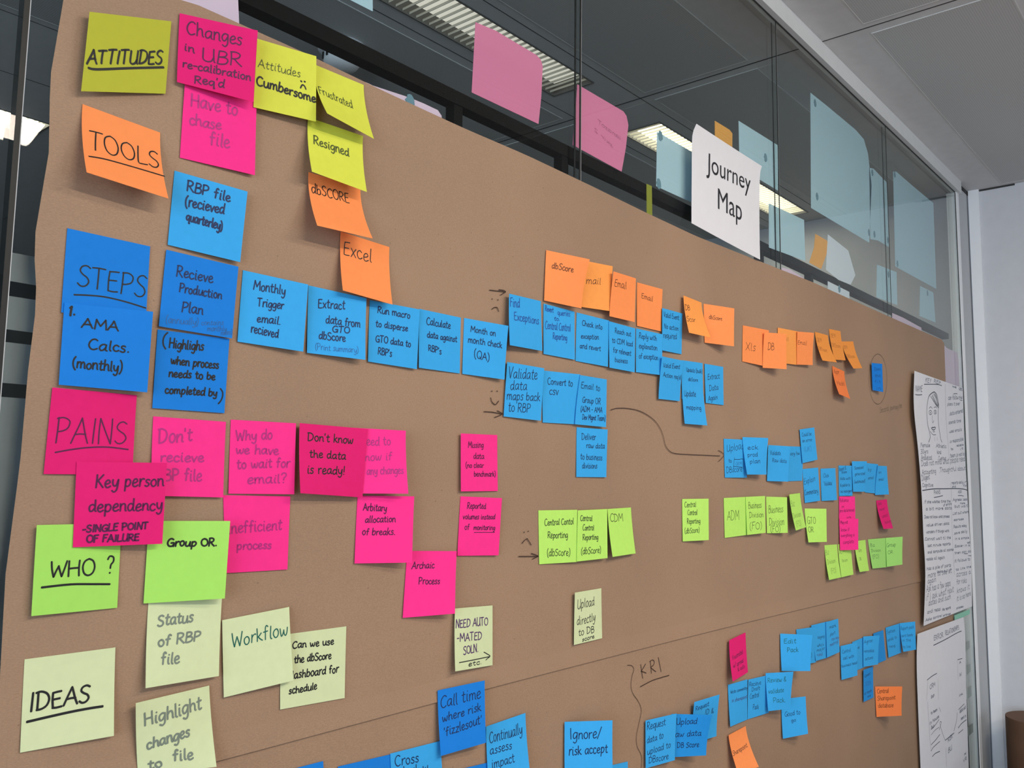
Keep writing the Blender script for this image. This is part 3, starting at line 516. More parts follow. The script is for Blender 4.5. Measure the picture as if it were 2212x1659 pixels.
# ------------------------------------------------------------------ sticky notes
# label, colour, ink, pen (mm), corners TL TR BR BL (mm), lines [s0,t0,s1,t1,capital height,text], strokes
NOTES = [
    ["lime yellow sticky note headed ATTITUDES with the word underlined","Y","K",2.3,[[334.2,-11.6,1968.9],[416.0,-4.1,1996.8],[414.0,-4.6,1921.5],[331.6,-11.6,1892.7]],[[0.029,0.657,0.928,0.595,0.172,"ATTITUDES"]],[[[[0.053,0.707],[0.152,0.719],[0.518,0.681],[0.947,0.642]],None]]],
    ["orange sticky note headed TOOLS with its lower edge peeling away","O","K",1.4,[[337.4,-2.6,1885.2],[412.0,-2.6,1882.0],[411.2,-27.3,1811.0],[334.2,-27.9,1814.8]],[[0.07,0.611,0.973,0.55,0.261,"TOOLS"]],[[[[0.056,0.739],[0.257,0.698],[0.622,0.672],[1.009,0.653]],None]]],
    ["dark blue sticky note headed STEPS","B1","K",1.4,[[331.7,-2.6,1768.5],[408.7,-2.6,1768.4],[408.3,-3.6,1692.7],[331.0,-3.6,1692.5]],[[0.144,0.656,0.984,0.66,0.267,"STEPS"]],[[[[0.128,0.771],[0.298,0.749],[0.49,0.737],[0.732,0.754],[0.987,0.791]],None]]],
    ["dark blue sticky note reading 1. AMA Calcs (monthly)","B1","K",1.7,[[332.8,-4.5,1701.5],[410.3,-12.4,1704.4],[409.7,-11.3,1628.3],[332.3,-5.7,1628.7]],[[0.05,0.159,0.127,0.14,0.108,"1.",None,2.2],[0.199,0.286,0.61,0.283,0.122,"AMA"],[0.285,0.542,0.756,0.536,0.126,"Calcs."],[0.128,0.779,0.684,0.781,0.122,"(monthly)"]],[]],
    ["deep pink sticky note headed PAINS in tall thin letters","P1","V2",1.3,[[328.1,-3.3,1626.1],[404.3,-2.6,1625.6],[403.1,-5.5,1552.0],[325.7,-3.8,1551.4]],[[0.078,0.649,0.917,0.615,0.288,"PAINS"]],[[[[0.099,0.75],[0.275,0.71],[0.471,0.679],[0.688,0.667],[0.931,0.688]],None]]],
    ["deep pink sticky note reading Key person dependency, single point of failure","P1","V2",1.8,[[352.2,-5.2,1562.7],[430.7,-15.6,1563.4],[430.4,-15.8,1488.7],[353.2,-6.4,1488.5]],[[0.205,0.306,0.978,0.285,0.147,"Key person",None,1.8],[0.145,0.589,0.977,0.585,0.138,"dependency",None,1.8],[0.09,0.83,0.82,0.811,0.081,"-SINGLE POINT",None,1.8],[0.138,0.949,0.722,0.949,0.081,"OF FAILURE",None,1.8]],[]],
    ["lime green sticky note headed WHO? and underlined","G","K",1.9,[[322.0,-6.6,1508.5],[397.3,-2.6,1508.1],[397.2,-3.8,1432.6],[322.2,-8.0,1433.5]],[[0.165,0.593,0.702,0.591,0.184,"WHO"],[0.844,0.595,0.936,0.595,0.21,"?"]],[[[[0.094,0.695],[0.417,0.684],[0.695,0.701],[0.889,0.715]],None]]],
    ["cream sticky note headed IDEAS above a bold line","C","K",2.2,[[321.4,-2.6,1397.8],[398.1,-3.2,1397.7],[399.2,-7.9,1321.8],[322.6,-3.8,1323.0]],[[0.068,0.578,0.72,0.576,0.187,"IDEAS"]],[[[[0.055,0.682],[0.259,0.667],[0.508,0.652],[0.715,0.647],[0.867,0.649]],None]]],
    ["deep pink sticky note reading Changes in UBR re-calibration Req'd","P1","V2",1.7,[[424.3,-3.8,2009.0],[500.1,-24.6,2015.3],[501.1,-21.6,1938.6],[424.0,-6.7,1936.5]],[[0.093,0.278,0.804,0.261,0.18,"Changes"],[0.073,0.521,0.204,0.527,0.108,"in"],[0.295,0.611,0.82,0.557,0.183,"UBR"],[0.059,0.766,0.947,0.718,0.113,"re-calibration"],[0.211,0.951,0.601,0.907,0.113,"Req'd"]],[]],
    ["bright pink sticky note reading Have to chase file","P2","VF",2.0,[[433.6,-4.5,1941.8],[512.9,-8.7,1947.6],[515.8,-7.4,1867.3],[433.4,-3.1,1863.1]],[[0.091,0.305,0.728,0.273,0.163,"Have to"],[0.086,0.544,0.51,0.514,0.139,"chase"],[0.363,0.736,0.64,0.728,0.178,"file"]],[]],
    ["light blue sticky note reading RBP file (recieved quarterly)","B2","N",2.0,[[428.9,-2.6,1848.8],[506.4,-9.9,1846.5],[502.4,-8.7,1770.9],[425.6,-3.8,1773.5]],[[0.173,0.221,0.774,0.214,0.137,"RBP file"],[0.169,0.43,0.702,0.403,0.137,"(recieved"],[0.202,0.62,0.7,0.628,0.121,"quarterley)"]],[]],
    ["dark blue sticky note reading Recieve Production Plan","B1","N",1.7,[[424.6,-3.6,1768.5],[501.5,-7.4,1766.2],[497.7,-8.0,1691.0],[420.7,-4.8,1692.9]],[[0.155,0.314,0.658,0.307,0.138,"Recieve"],[0.213,0.509,0.801,0.498,0.113,"Production"],[0.268,0.765,0.562,0.755,0.134,"Plan"],[0.078,0.944,0.511,0.901,0.091,"(annually)","BF",0.8],[0.55,0.894,0.858,0.834,0.066,"contains","BF",0.7],[0.637,0.955,0.908,0.918,0.071,"monthly","BF",0.7],[0.83,0.982,0.995,0.943,0.063,"rates)","BF",0.7]],[]],
    ["dark blue sticky note reading (Highlighs when process needs to be completed by)","B1","K",1.8,[[420.9,-2.6,1690.1],[497.2,-4.0,1690.8],[495.7,-3.8,1615.0],[419.5,-3.8,1614.7]],[[0.065,0.202,0.131,0.207,0.161,"("],[0.162,0.214,0.636,0.201,0.119,"Highlighs"],[0.2,0.421,0.871,0.42,0.104,"when process"],[0.181,0.589,0.83,0.571,0.099,"needs to be"],[0.148,0.801,0.872,0.783,0.099,"completed by"],[0.894,0.851,0.962,0.841,0.145,")"]],[]],
    ["bright pink sticky note reading Don't recieve RBP file","P2","VF",2.0,[[421.5,-2.6,1607.1],[498.4,-3.1,1606.4],[497.7,-5.8,1530.8],[421.4,-6.9,1532.8]],[[0.076,0.342,0.532,0.281,0.174,"Don't"],[0.109,0.57,0.706,0.546,0.121,"recieve"],[0.061,0.805,0.681,0.795,0.151,"RBP file"]],[]],
    ["lime green sticky note reading Group OR in the left part of the sheet","G","K",2.0,[[422.7,-3.6,1509.4],[500.7,-15.5,1507.9],[498.5,-15.9,1432.9],[421.3,-4.8,1434.3]],[[0.232,0.313,0.849,0.32,0.095,"Group OR."]],[]],
    ["cream sticky note reading Status of RBP file","C","GY",2.1,[[427.3,-2.6,1438.9],[503.2,-3.5,1433.4],[500.6,-8.8,1357.9],[424.5,-11.3,1359.1]],[[0.131,0.33,0.605,0.303,0.127,"Status"],[0.145,0.559,0.721,0.537,0.117,"of RBP"],[0.192,0.76,0.438,0.777,0.131,"file"]],[]],
    ["cream sticky note reading Highlight changes to file at the bottom edge","C","GY",2.2,[[415.6,-12.1,1347.7],[493.6,-3.8,1349.3],[499.8,-13.5,1273.9],[426.0,-3.8,1281.3]],[[0.1,0.34,0.872,0.263,0.168,"Highlight"],[0.119,0.664,0.681,0.576,0.145,"changes"],[0.123,0.932,0.301,0.925,0.114,"to"],[0.436,0.865,0.704,0.871,0.145,"file"]],[]],
    ["yellow sticky note reading Attitudes Cumbersome with a sad face","Y2","K",1.6,[[508.8,-10.8,2014.4],[583.0,-14.3,2022.6],[585.9,-14.4,1947.1],[509.0,-9.4,1939.0]],[[0.036,0.402,0.728,0.393,0.119,"Attitudes","GY2",1.0],[0.025,0.665,0.992,0.716,0.131,"Cumbersome",None,2.3]],[[[[0.733,0.445],[0.749,0.448]],2.0],[[[0.792,0.438],[0.808,0.439]],2.0],[[[0.731,0.551],[0.75,0.508],[0.773,0.495],[0.801,0.51],[0.822,0.548]],1.8]]],
    ["yellow sticky note reading Frustrated curling far off the sheet","Y2","GY2",1.2,[[587.8,-2.6,2019.0],[662.0,-2.6,2020.9],[662.3,-24.1,1948.6],[586.2,-33.8,1951.6]],[[0.025,0.565,0.697,0.561,0.165,"Frustrated"]],[]],
    ["yellow sticky note reading Resigned","Y2","GY2",1.9,[[583.1,-3.6,1954.2],[659.1,-8.0,1955.1],[653.4,-25.1,1881.7],[576.4,-23.7,1884.6]],[[0.091,0.443,0.733,0.45,0.152,"Resigned"]],[]],
    ["orange sticky note with score in capitals below the Resigned note","O","K",1.3,[[586.5,-3.6,1891.5],[661.4,-3.6,1893.7],[657.2,-33.5,1825.9],[581.0,-30.6,1823.9]],[[0.041,0.361,0.752,0.369,0.18,"dbSCORE"]],[]],
    ["orange sticky note with one five letter word above the blue steps row","O","K",1.3,[[635.4,-2.6,1834.6],[710.3,-2.6,1832.2],[705.9,-16.1,1758.8],[629.4,-17.6,1762.4]],[[0.057,0.372,0.632,0.362,0.231,"Excel"]],[]],
    ["light blue sticky note reading Monthly Trigger email recieved","B2","N",1.6,[[509.9,-2.6,1764.9],[587.3,-9.9,1762.6],[583.6,-10.8,1687.6],[506.7,-3.8,1689.3]],[[0.166,0.24,0.652,0.226,0.135,"Monthly"],[0.244,0.462,0.642,0.434,0.121,"Trigger"],[0.253,0.682,0.615,0.664,0.11,"email."],[0.179,0.842,0.594,0.862,0.127,"recieved"]],[]],
    ["light blue sticky note reading Extract data from GTO score (Print summary)","B2","N",1.6,[[593.2,-2.6,1763.7],[671.4,-9.1,1761.5],[668.4,-14.1,1688.0],[592.8,-5.2,1687.9]],[[0.166,0.303,0.625,0.253,0.136,"Extract"],[0.3,0.513,0.902,0.493,0.124,"data from"],[0.412,0.64,0.72,0.609,0.1,"GTO"],[0.186,0.772,0.646,0.754,0.118,"dbScore"],[0.13,0.937,0.874,0.905,0.091,"(Print summary)","BF",0.7]],[]],
    ["light blue sticky note reading Run macro to disperse GTO data to RBP's","B2","N",1.4,[[681.9,-2.6,1761.9],[758.8,-7.5,1762.2],[757.1,-7.1,1687.0],[680.5,-4.6,1688.1]],[[0.15,0.184,0.806,0.182,0.112,"Run macro"],[0.125,0.412,0.769,0.403,0.106,"to disperse"],[0.133,0.659,0.843,0.654,0.106,"GTO data to"],[0.184,0.853,0.466,0.864,0.112,"RBP's"]],[]],
    ["light blue sticky note reading Calculate data against RBP's","B2","N",1.4,[[762.5,-3.0,1764.1],[838.6,-2.6,1764.4],[837.3,-3.8,1690.0],[761.7,-5.8,1689.3]],[[0.169,0.242,0.745,0.236,0.122,"Calculate"],[0.186,0.46,0.912,0.453,0.106,"data against"],[0.216,0.682,0.531,0.716,0.106,"RBP's"]],[]],
    ["light blue sticky note reading Month on month check (QA)","B2","N",1.3,[[844.9,-2.6,1764.9],[921.8,-14.0,1764.2],[919.7,-10.2,1689.5],[842.2,-3.8,1690.0]],[[0.144,0.227,0.72,0.234,0.107,"Month on"],[0.097,0.428,0.891,0.428,0.117,"month check"],[0.245,0.679,0.609,0.7,0.139,"(QA)"]],[]],
    ["bright pink sticky note reading why do we have to wait for email?","P2","VF",1.9,[[504.1,-2.6,1609.1],[581.3,-6.1,1609.7],[581.6,-7.5,1533.8],[504.7,-3.8,1534.5]],[[0.079,0.283,0.63,0.241,0.137,"Why do"],[0.085,0.458,0.737,0.45,0.121,"we have"],[0.105,0.664,0.919,0.62,0.129,"to wait for"],[0.266,0.859,0.878,0.838,0.129,"email?"]],[]],
    ["dark pink sticky note reading Don't know the data is ready!","P1","K",1.6,[[583.8,-9.3,1610.0],[678.3,-10.3,1608.7],[672.8,-11.3,1530.1],[581.7,-18.3,1535.2]],[[0.114,0.241,0.786,0.237,0.115,"Don't know"],[0.141,0.478,0.686,0.474,0.11,"the data"],[0.104,0.715,0.683,0.687,0.122,"is ready!"]],[]],
    ["bright pink sticky note reading need to know if any changes","P2","VF",1.6,[[649.3,-2.6,1609.4],[731.6,-17.4,1609.3],[730.2,-26.2,1534.6],[650.1,-3.5,1534.6]],[[0.278,0.265,0.748,0.245,0.136,"need to"],[0.252,0.508,0.763,0.476,0.123,"know if"],[0.359,0.712,0.945,0.684,0.118,"any changes"]],[]],
    ["bright pink sticky note reading inefficient process behind the Group OR note","P2","VF",1.9,[[499.6,-2.6,1533.0],[580.3,-2.6,1531.5],[579.6,-3.6,1454.7],[506.2,-3.6,1455.9]],[[0.047,0.498,0.879,0.45,0.147,"inefficient"],[0.172,0.706,0.719,0.707,0.109,"process"]],[]],
    ["bright pink sticky note reading Arbitary allocation of breaks","P2","V2",1.3,[[672.8,-2.6,1531.9],[749.3,-16.2,1531.2],[746.4,-18.3,1453.0],[670.5,-3.8,1455.5]],[[0.106,0.218,0.511,0.229,0.108,"Arbitary"],[0.145,0.401,0.679,0.387,0.096,"allocation"],[0.104,0.583,0.679,0.58,0.101,"of breaks."]],[]],
    ["bright pink sticky note reading Archaic Process","P2","V2",1.3,[[753.1,-2.6,1465.5],[828.9,-12.7,1462.0],[823.9,-16.5,1385.5],[747.2,-3.8,1387.0]],[[0.106,0.274,0.552,0.266,0.1,"Archaic"],[0.257,0.508,0.68,0.521,0.099,"Process"]],[]],
    ["bright pink sticky note reading Missing data (no clear benchmark)","P2","V2",1.2,[[839.2,-6.1,1611.7],[914.9,-2.6,1613.3],[916.5,-3.8,1537.4],[840.6,-6.9,1537.0]],[[0.187,0.244,0.607,0.235,0.103,"Missing"],[0.327,0.435,0.622,0.431,0.099,"data"],[0.124,0.59,0.604,0.586,0.086,"(no clear"],[0.341,0.742,0.94,0.74,0.09,"benchmark)"]],[]],
    ["bright pink sticky note reading Reported volumes instead of monitoring","P2","V2",1.2,[[844.6,-2.6,1530.6],[920.9,-7.6,1528.0],[917.2,-6.3,1451.7],[839.6,-3.8,1455.0]],[[0.161,0.205,0.614,0.195,0.1,"Reported"],[0.079,0.385,0.855,0.373,0.084,"volumes instead"],[0.133,0.563,0.242,0.562,0.096,"of"],[0.339,0.561,0.871,0.557,0.084,"monitoring"]],[[[[0.362,0.607],[0.86,0.603]],0.9]]],
    ["cream sticky note reading Workflow in green ink","C","DG",1.3,[[504.5,-3.6,1410.2],[581.0,-7.3,1416.1],[586.8,-11.9,1340.8],[509.7,-4.8,1335.4]],[[0.122,0.381,0.961,0.373,0.178,"Workflow"]],[]],
    ["cream sticky note asking Can we use the dashboard for schedule","C","K",1.5,[[575.1,-2.6,1387.3],[662.6,-2.6,1386.5],[662.7,-3.6,1308.7],[577.5,-3.6,1311.6]],[[0.168,0.205,0.804,0.228,0.093,"Can we use"],[0.197,0.408,0.766,0.421,0.099,"the dbScore"],[0.13,0.612,0.89,0.628,0.109,"dashboard for"],[0.123,0.816,0.548,0.809,0.096,"schedule"]],[]],
    ["cream sticky note reading NEED AUTO-MATED SOLN with an arrow","C","K",1.2,[[835.3,-5.6,1389.6],[908.3,-4.6,1386.4],[910.1,-4.6,1308.8],[831.7,-11.6,1313.5]],[[0.026,0.317,0.871,0.323,0.13,"NEED AUTO","V",1.4],[0.055,0.538,0.705,0.548,0.124,"-MATED","V",1.4],[0.214,0.756,0.609,0.739,0.124,"SOLN.","V",1.4],[0.335,0.954,0.7,0.948,0.073,"etc.",None,1.1]],[[[[0.105,0.873],[0.456,0.864],[0.918,0.848]],None],[[[0.757,0.761],[0.87,0.809],[0.928,0.843],[0.853,0.875],[0.81,0.897]],None]]],
    ["cream sticky note reading Upload directly to DB score","C","K",1.2,[[1089.9,-7.3,1388.0],[1165.5,-2.6,1388.0],[1166.3,-3.8,1312.3],[1090.3,-5.8,1312.0]],[[0.098,0.329,0.722,0.313,0.178,"Upload"],[0.086,0.636,0.749,0.622,0.165,"directly"],[0.143,0.845,0.714,0.844,0.133,"to DB"],[0.274,0.969,0.713,0.954,0.073,"score"]],[]],
    ["dark blue sticky note reading Call time where risk fizzles out","B1","N",1.3,[[808.3,-4.6,1293.2],[885.1,-13.5,1294.5],[885.5,-17.2,1217.6],[809.7,-11.2,1216.4]],[[0.048,0.289,0.912,0.267,0.183,"Call time"],[0.072,0.502,0.912,0.47,0.128,"where risk"],[0.09,0.727,0.919,0.677,0.137,"'fizzlesout'"]],[]],
    ["light blue sticky note reading Continually assess impact at the bottom edge","B2","N",1.2,[[901.4,-2.6,1231.8],[977.5,-6.7,1235.9],[979.7,-14.1,1159.1],[903.7,-7.0,1153.7]],[[0.069,0.282,0.893,0.331,0.182,"Continually"],[0.068,0.468,0.613,0.509,0.136,"assess"],[0.094,0.697,0.655,0.74,0.152,"impact"]],[]],
    ["light blue sticky note reading Cross at the bottom edge","B2","N",1.3,[[733.2,-3.6,1234.1],[815.9,-3.6,1231.4],[824.2,-4.6,1156.1],[740.0,-4.6,1162.1]],[[0.075,0.214,0.541,0.246,0.162,"Cross"],[0.142,0.426,0.713,0.445,0.177,"check w"]],[]],
    ["dark blue sticky note cut by the bottom edge left of Cross","B1","K",1.3,[[657.2,-2.6,1236.5],[739.2,-2.6,1232.6],[746.7,-3.6,1161.6],[664.5,-3.6,1168.8]],[],[]],
    ["dark blue sticky note corner at the bottom edge right of the Highlight note","B1","K",1.3,[[572.7,-2.6,1248.2],[636.6,-2.6,1246.9],[643.7,-3.6,1182.6],[580.6,-3.6,1188.2]],[],[]],
    ["dark blue sticky note sliver at the bottom edge left of Continually","B1","K",1.3,[[826.8,-2.6,1191.2],[911.6,-2.6,1185.1],[917.8,-3.6,1106.2],[834.6,-3.6,1115.0]],[],[]],
    ["light blue sticky note reading Ignore/ risk accept","B2","N",1.6,[[1071.4,-3.6,1205.8],[1143.7,-38.0,1200.4],[1140.4,-40.7,1127.0],[1070.6,-4.8,1132.2]],[[0.105,0.336,0.759,0.33,0.195,"Ignore/"],[0.081,0.636,0.897,0.609,0.173,"risk accept"]],[]],
    ["light blue sticky note sliver at the bottom edge under Ignore/ risk accept","B2","K",1.3,[[1131.4,-2.6,1123.9],[1239.9,-2.6,1113.2],[1243.5,-3.6,1025.1],[1136.4,-3.6,1040.6]],[],[]],
    ["light blue sticky note reading Request data to upload to DB score","B2","N",1.1,[[1290.1,-4.6,1166.6],[1366.3,-18.1,1166.2],[1365.8,-14.6,1090.0],[1288.2,-5.8,1092.5]],[[0.038,0.204,0.646,0.194,0.155,"Request"],[0.038,0.481,0.577,0.464,0.136,"data to"],[0.046,0.727,0.838,0.699,0.136,"upload to"],[0.092,0.913,0.772,0.931,0.13,"DBscore"]],[]],
    ["mid blue sticky note reading Upload raw data DB Score","B3","N",1.2,[[1375.1,-3.6,1161.4],[1442.3,-44.1,1154.4],[1444.7,-30.8,1083.8],[1368.3,-4.8,1092.2]],[[0.126,0.253,0.654,0.222,0.146,"Upload"],[0.025,0.537,0.811,0.513,0.139,"raw data"],[0.167,0.786,0.781,0.788,0.125,"DB Score"]],[]],
    ["light blue sticky note reading Request ID & peeking from behind Upload raw data","B2","N",1.0,[[1443.1,-9.7,1170.0],[1519.7,-18.9,1171.6],[1521.4,-10.9,1096.9],[1442.5,-3.8,1098.1]],[[0.076,0.226,0.604,0.198,0.112,"Request"],[0.47,0.385,0.832,0.419,0.119,"ID &"]],[]],
    ["deep pink sticky note alone under the paper seam reading Frustrated","P1","V2",0.9,[[1585.0,-6.6,1257.9],[1658.4,-4.6,1263.7],[1658.2,-8.6,1188.7],[1577.1,-16.6,1184.9]],[[0.134,0.517,0.768,0.484,0.108,"Frustrated"],[0.139,0.705,0.763,0.697,0.101,"w/ spread"],[0.37,0.845,0.823,0.845,0.086,"& calls"]],[]],
    ["light blue sticky note reading Write commentry below the deep pink Frustrated note","B2","N",0.8,[[1585.6,-2.6,1175.6],[1662.1,-5.4,1174.3],[1661.4,-3.9,1098.5],[1585.2,-6.4,1100.2]],[[0.11,0.235,0.982,0.239,0.078,"Write commentry"],[0.151,0.446,0.981,0.465,0.086,"in sharepoint","V",0.8]],[]],
    ["light blue sticky note reading Recieve Draft Control Pack","B2","N",0.9,[[1669.4,-3.7,1172.4],[1760.4,-8.7,1168.8],[1753.8,-6.5,1095.0],[1664.2,-3.1,1098.1]],[[0.034,0.179,0.567,0.199,0.113,"Recieve"],[0.157,0.326,0.528,0.33,0.098,"Draft"],[0.087,0.508,0.491,0.502,0.135,"Control"],[0.232,0.797,0.498,0.811,0.128,"Pack"]],[]],
    ["light blue sticky note reading Review & validate Pack","B2","DG",1.0,[[1738.2,-8.3,1174.9],[1811.1,-35.4,1170.8],[1810.6,-27.8,1096.4],[1736.6,-13.1,1102.1]],[[0.051,0.254,0.756,0.249,0.125,"Review &"],[0.06,0.548,0.676,0.529,0.117,"validate"],[0.224,0.793,0.77,0.808,0.125,"Pack."]],[]],
    ["light blue sticky note reading Good to go","B2","N",1.0,[[1823.1,-2.6,1108.8],[1897.0,-24.8,1105.5],[1893.8,-29.6,1030.5],[1821.1,-5.7,1030.6]],[[0.117,0.459,0.746,0.45,0.122,"Good to"],[0.362,0.619,0.55,0.62,0.084,"go"]],[]],
    ["orange sticky note curling away at the bottom edge under Write commentry","O","K",1.0,[[1580.1,-5.2,1085.7],[1657.2,-2.6,1087.2],[1662.1,-26.1,1014.8],[1586.9,-19.9,1019.5]],[[0.025,0.563,0.841,0.497,0.114,"Sharepoint"]],[]],
    ["light blue sticky note reading Edit Pack in green ink","B2","DG",1.1,[[1822.5,-3.6,1242.0],[1889.9,-45.5,1235.9],[1888.5,-39.8,1161.2],[1820.0,-6.3,1166.5]],[[0.103,0.264,0.496,0.244,0.127,"Edit"],[0.198,0.493,0.57,0.479,0.127,"Pack"]],[]],
    ["light blue sticky note mostly hidden behind Edit Pack","B2","N",0.8,[[1908.5,-2.6,1240.4],[2005.8,-8.9,1236.4],[2000.5,-7.8,1159.0],[1910.2,-3.4,1163.2]],[[0.704,0.824,0.775,0.823,0.121,")"]],[]],
    ["light blue sticky note reading saying major risks right of Edit Pack","B2","N",0.8,[[1984.3,-5.5,1241.0],[2074.5,-9.5,1240.7],[2068.0,-8.5,1160.0],[1996.1,-9.6,1162.8]],[[0.291,0.412,0.743,0.422,0.089,"saying"],[0.222,0.629,0.671,0.642,0.084,"who's"],[0.139,0.768,0.769,0.745,0.084,"major"],[0.121,0.881,0.571,0.891,0.081,"risks)","V",0.8]],[]],
    ["light blue sticky note reading mark short at the top right of the Edit Pack cluster","B2","N",0.8,[[2057.8,-10.4,1240.6],[2134.5,-10.4,1240.4],[2135.5,-11.4,1163.8],[2056.9,-11.4,1161.9]],[[0.239,0.218,0.794,0.219,0.094,"mark"],[0.265,0.445,0.706,0.411,0.094,"short"],[0.368,0.577,1.022,0.587,0.094,"review","V",0.8],[0.236,0.726,0.93,0.701,0.094,"meeting)","V",0.8]],[]],
    ["light blue sticky note reading Control call with business head","B2","N",0.8,[[2161.9,-3.6,1173.1],[2237.2,-16.9,1174.0],[2236.3,-15.6,1095.8],[2160.9,-4.8,1095.3]],[[0.09,0.234,0.599,0.23,0.105,"Control"],[0.122,0.427,0.8,0.429,0.097,"call with"],[0.032,0.638,0.986,0.648,0.09,"business head"]],[]],
    ["light blue sticky note between Control call and Agree mostly covered","B2","N",0.8,[[2243.5,-2.6,1172.0],[2329.0,-2.6,1173.7],[2328.9,-3.6,1101.4],[2254.0,-3.6,1101.5]],[[0.403,0.302,0.553,0.31,0.077,"at"]],[]],
    ["light blue sticky note reading Agree remedial actions","B2","N",0.8,[[2314.9,-5.0,1176.9],[2390.1,-20.3,1172.6],[2388.2,-15.0,1100.0],[2308.1,-5.8,1104.1]],[[0.044,0.243,0.574,0.205,0.118,"Agree"],[0.026,0.537,0.713,0.554,0.11,"remedial"],[0.103,0.797,0.641,0.771,0.105,"actions"]],[]],
    ["mid blue sticky note peeking out on the right of Agree remedial actions","B3","K",1.3,[[2393.6,-3.6,1174.8],[2472.1,-3.6,1174.6],[2483.5,-4.6,1096.5],[2402.5,-4.6,1097.1]],[],[]],
    ["light blue sticky note reading System sends to next to the lower white flipchart sheet","B2","N",0.8,[[2493.9,-2.6,1177.9],[2596.7,-8.8,1179.1],[2599.4,-8.6,1100.3],[2504.9,-4.4,1099.3]],[[0.031,0.21,0.627,0.23,0.115,"System"],[0.032,0.473,0.705,0.463,0.101,"sends to"],[0.092,0.692,0.556,0.728,0.093,"Hang"]],[]],
    ["light blue sticky note reading Report pack sent back touching the lower white flipchart sheet","B2","N",0.8,[[2590.1,-9.5,1179.9],[2663.7,-28.7,1178.7],[2662.1,-28.6,1102.6],[2587.7,-17.5,1105.0]],[[0.032,0.254,0.894,0.235,0.12,"Report pack"],[0.025,0.498,0.806,0.497,0.097,"sent back"],[0.034,0.658,0.642,0.681,0.106,"in the"],[0.025,0.882,0.59,0.892,0.097,"to live"]],[]],
    ["narrow mid blue sticky note hanging below Agree remedial actions","B3","N",0.8,[[2307.9,-5.7,1096.8],[2383.9,-3.7,1094.0],[2377.4,-4.8,1018.6],[2304.8,-5.0,1020.1]],[[0.098,0.26,0.698,0.228,0.096,"Convert"],[0.167,0.532,0.775,0.542,0.127,"SOD's","BF",None],[0.058,0.8,0.815,0.788,0.096,"at month"],[0.382,0.913,0.702,0.917,0.064,"end"]],[]],
    ["orange square sticky note near the lower white flipchart sheet reading Central database","O2","BR",1.1,[[2398.1,-2.6,1041.9],[2461.0,-50.2,1039.1],[2465.0,-45.1,964.7],[2398.3,-3.8,966.9]],[[0.065,0.226,0.5,0.21,0.153,"Central"],[0.067,0.463,0.758,0.436,0.144,"Sharepoint"],[0.087,0.7,0.682,0.697,0.153,"database"]],[]],
    ["light blue sticky note reading Find Exceptions with its left side curling","B2","BL",1.3,[[928.0,-9.6,1811.1],[1003.0,-6.6,1813.1],[1004.9,-8.6,1739.6],[923.7,-15.6,1737.3]],[[0.027,0.247,0.32,0.227,0.18,"Find"],[0.147,0.493,0.916,0.478,0.15,"Exceptions"]],[]],
    ["light blue sticky note reading Revert queries to Central Control Reporting","B2","BL",1.1,[[1014.2,-2.6,1811.9],[1090.8,-3.2,1811.5],[1089.6,-5.2,1736.6],[1013.3,-4.2,1736.7]],[[0.05,0.137,0.306,0.137,0.107,"Revert"],[0.437,0.152,0.849,0.127,0.107,"queries"],[0.326,0.288,0.52,0.265,0.083,"to."],[0.051,0.494,0.864,0.436,0.155,"Central Control"],[0.287,0.665,0.746,0.641,0.124,"Reporting"]],[]],
    ["light blue sticky note reading Check into exception and revert","B2","N",1.2,[[1097.0,-2.6,1811.6],[1180.5,-6.0,1810.8],[1177.8,-6.1,1735.2],[1094.0,-3.1,1735.5]],[[0.167,0.246,0.789,0.23,0.111,"Check into"],[0.141,0.518,0.686,0.461,0.104,"exception"],[0.113,0.721,0.752,0.694,0.104,"and revert"]],[]],
    ["light blue sticky note reading Reach out to CDM lead for relevant business","B2","N",1.1,[[1179.2,-6.9,1809.5],[1255.5,-8.4,1808.3],[1253.9,-8.1,1734.0],[1178.5,-8.6,1733.8]],[[0.216,0.226,0.834,0.212,0.109,"Reach out"],[0.105,0.446,0.902,0.431,0.114,"to CDM lead"],[0.145,0.651,0.84,0.65,0.114,"for relevant"],[0.207,0.854,0.702,0.835,0.109,"business"]],[]],
    ["light blue sticky note reading Reply with explanation of exception","B2","N",1.1,[[1267.2,-2.6,1810.6],[1344.3,-7.5,1810.5],[1342.6,-8.1,1738.0],[1264.3,-3.8,1735.8]],[[0.104,0.211,0.785,0.188,0.127,"Reply with"],[0.107,0.446,0.804,0.423,0.127,"explanation"],[0.108,0.677,0.832,0.646,0.122,"of exception"]],[]],
    ["light blue sticky note reading Valid Event No action required","B2","N",1.1,[[1344.2,-7.9,1857.2],[1420.4,-4.9,1859.5],[1418.2,-3.8,1784.2],[1344.6,-7.2,1782.0]],[[0.058,0.198,0.835,0.185,0.118,"Valid Event"],[0.089,0.471,0.81,0.445,0.113,"No action"],[0.043,0.698,0.732,0.662,0.141,"required"]],[]],
    ["light blue sticky note reading Valid Event Action req'd","B2","N",1.1,[[1334.5,-12.9,1769.9],[1411.0,-11.1,1771.0],[1406.3,-6.0,1697.7],[1332.6,-6.6,1696.1]],[[0.097,0.249,0.873,0.218,0.106,"Valid Event"],[0.139,0.467,0.964,0.47,0.101,"Action req'd"]],[]],
    ["light blue sticky note reading Update (bulk) right of Valid Event Action","B2","N",1.0,[[1421.9,-2.6,1773.9],[1499.1,-2.6,1777.1],[1499.1,-3.6,1704.0],[1417.9,-3.6,1703.0]],[[0.198,0.277,0.977,0.275,0.103,"Update (bulk)"],[0.281,0.513,0.748,0.502,0.088,"dbScore"]],[]],
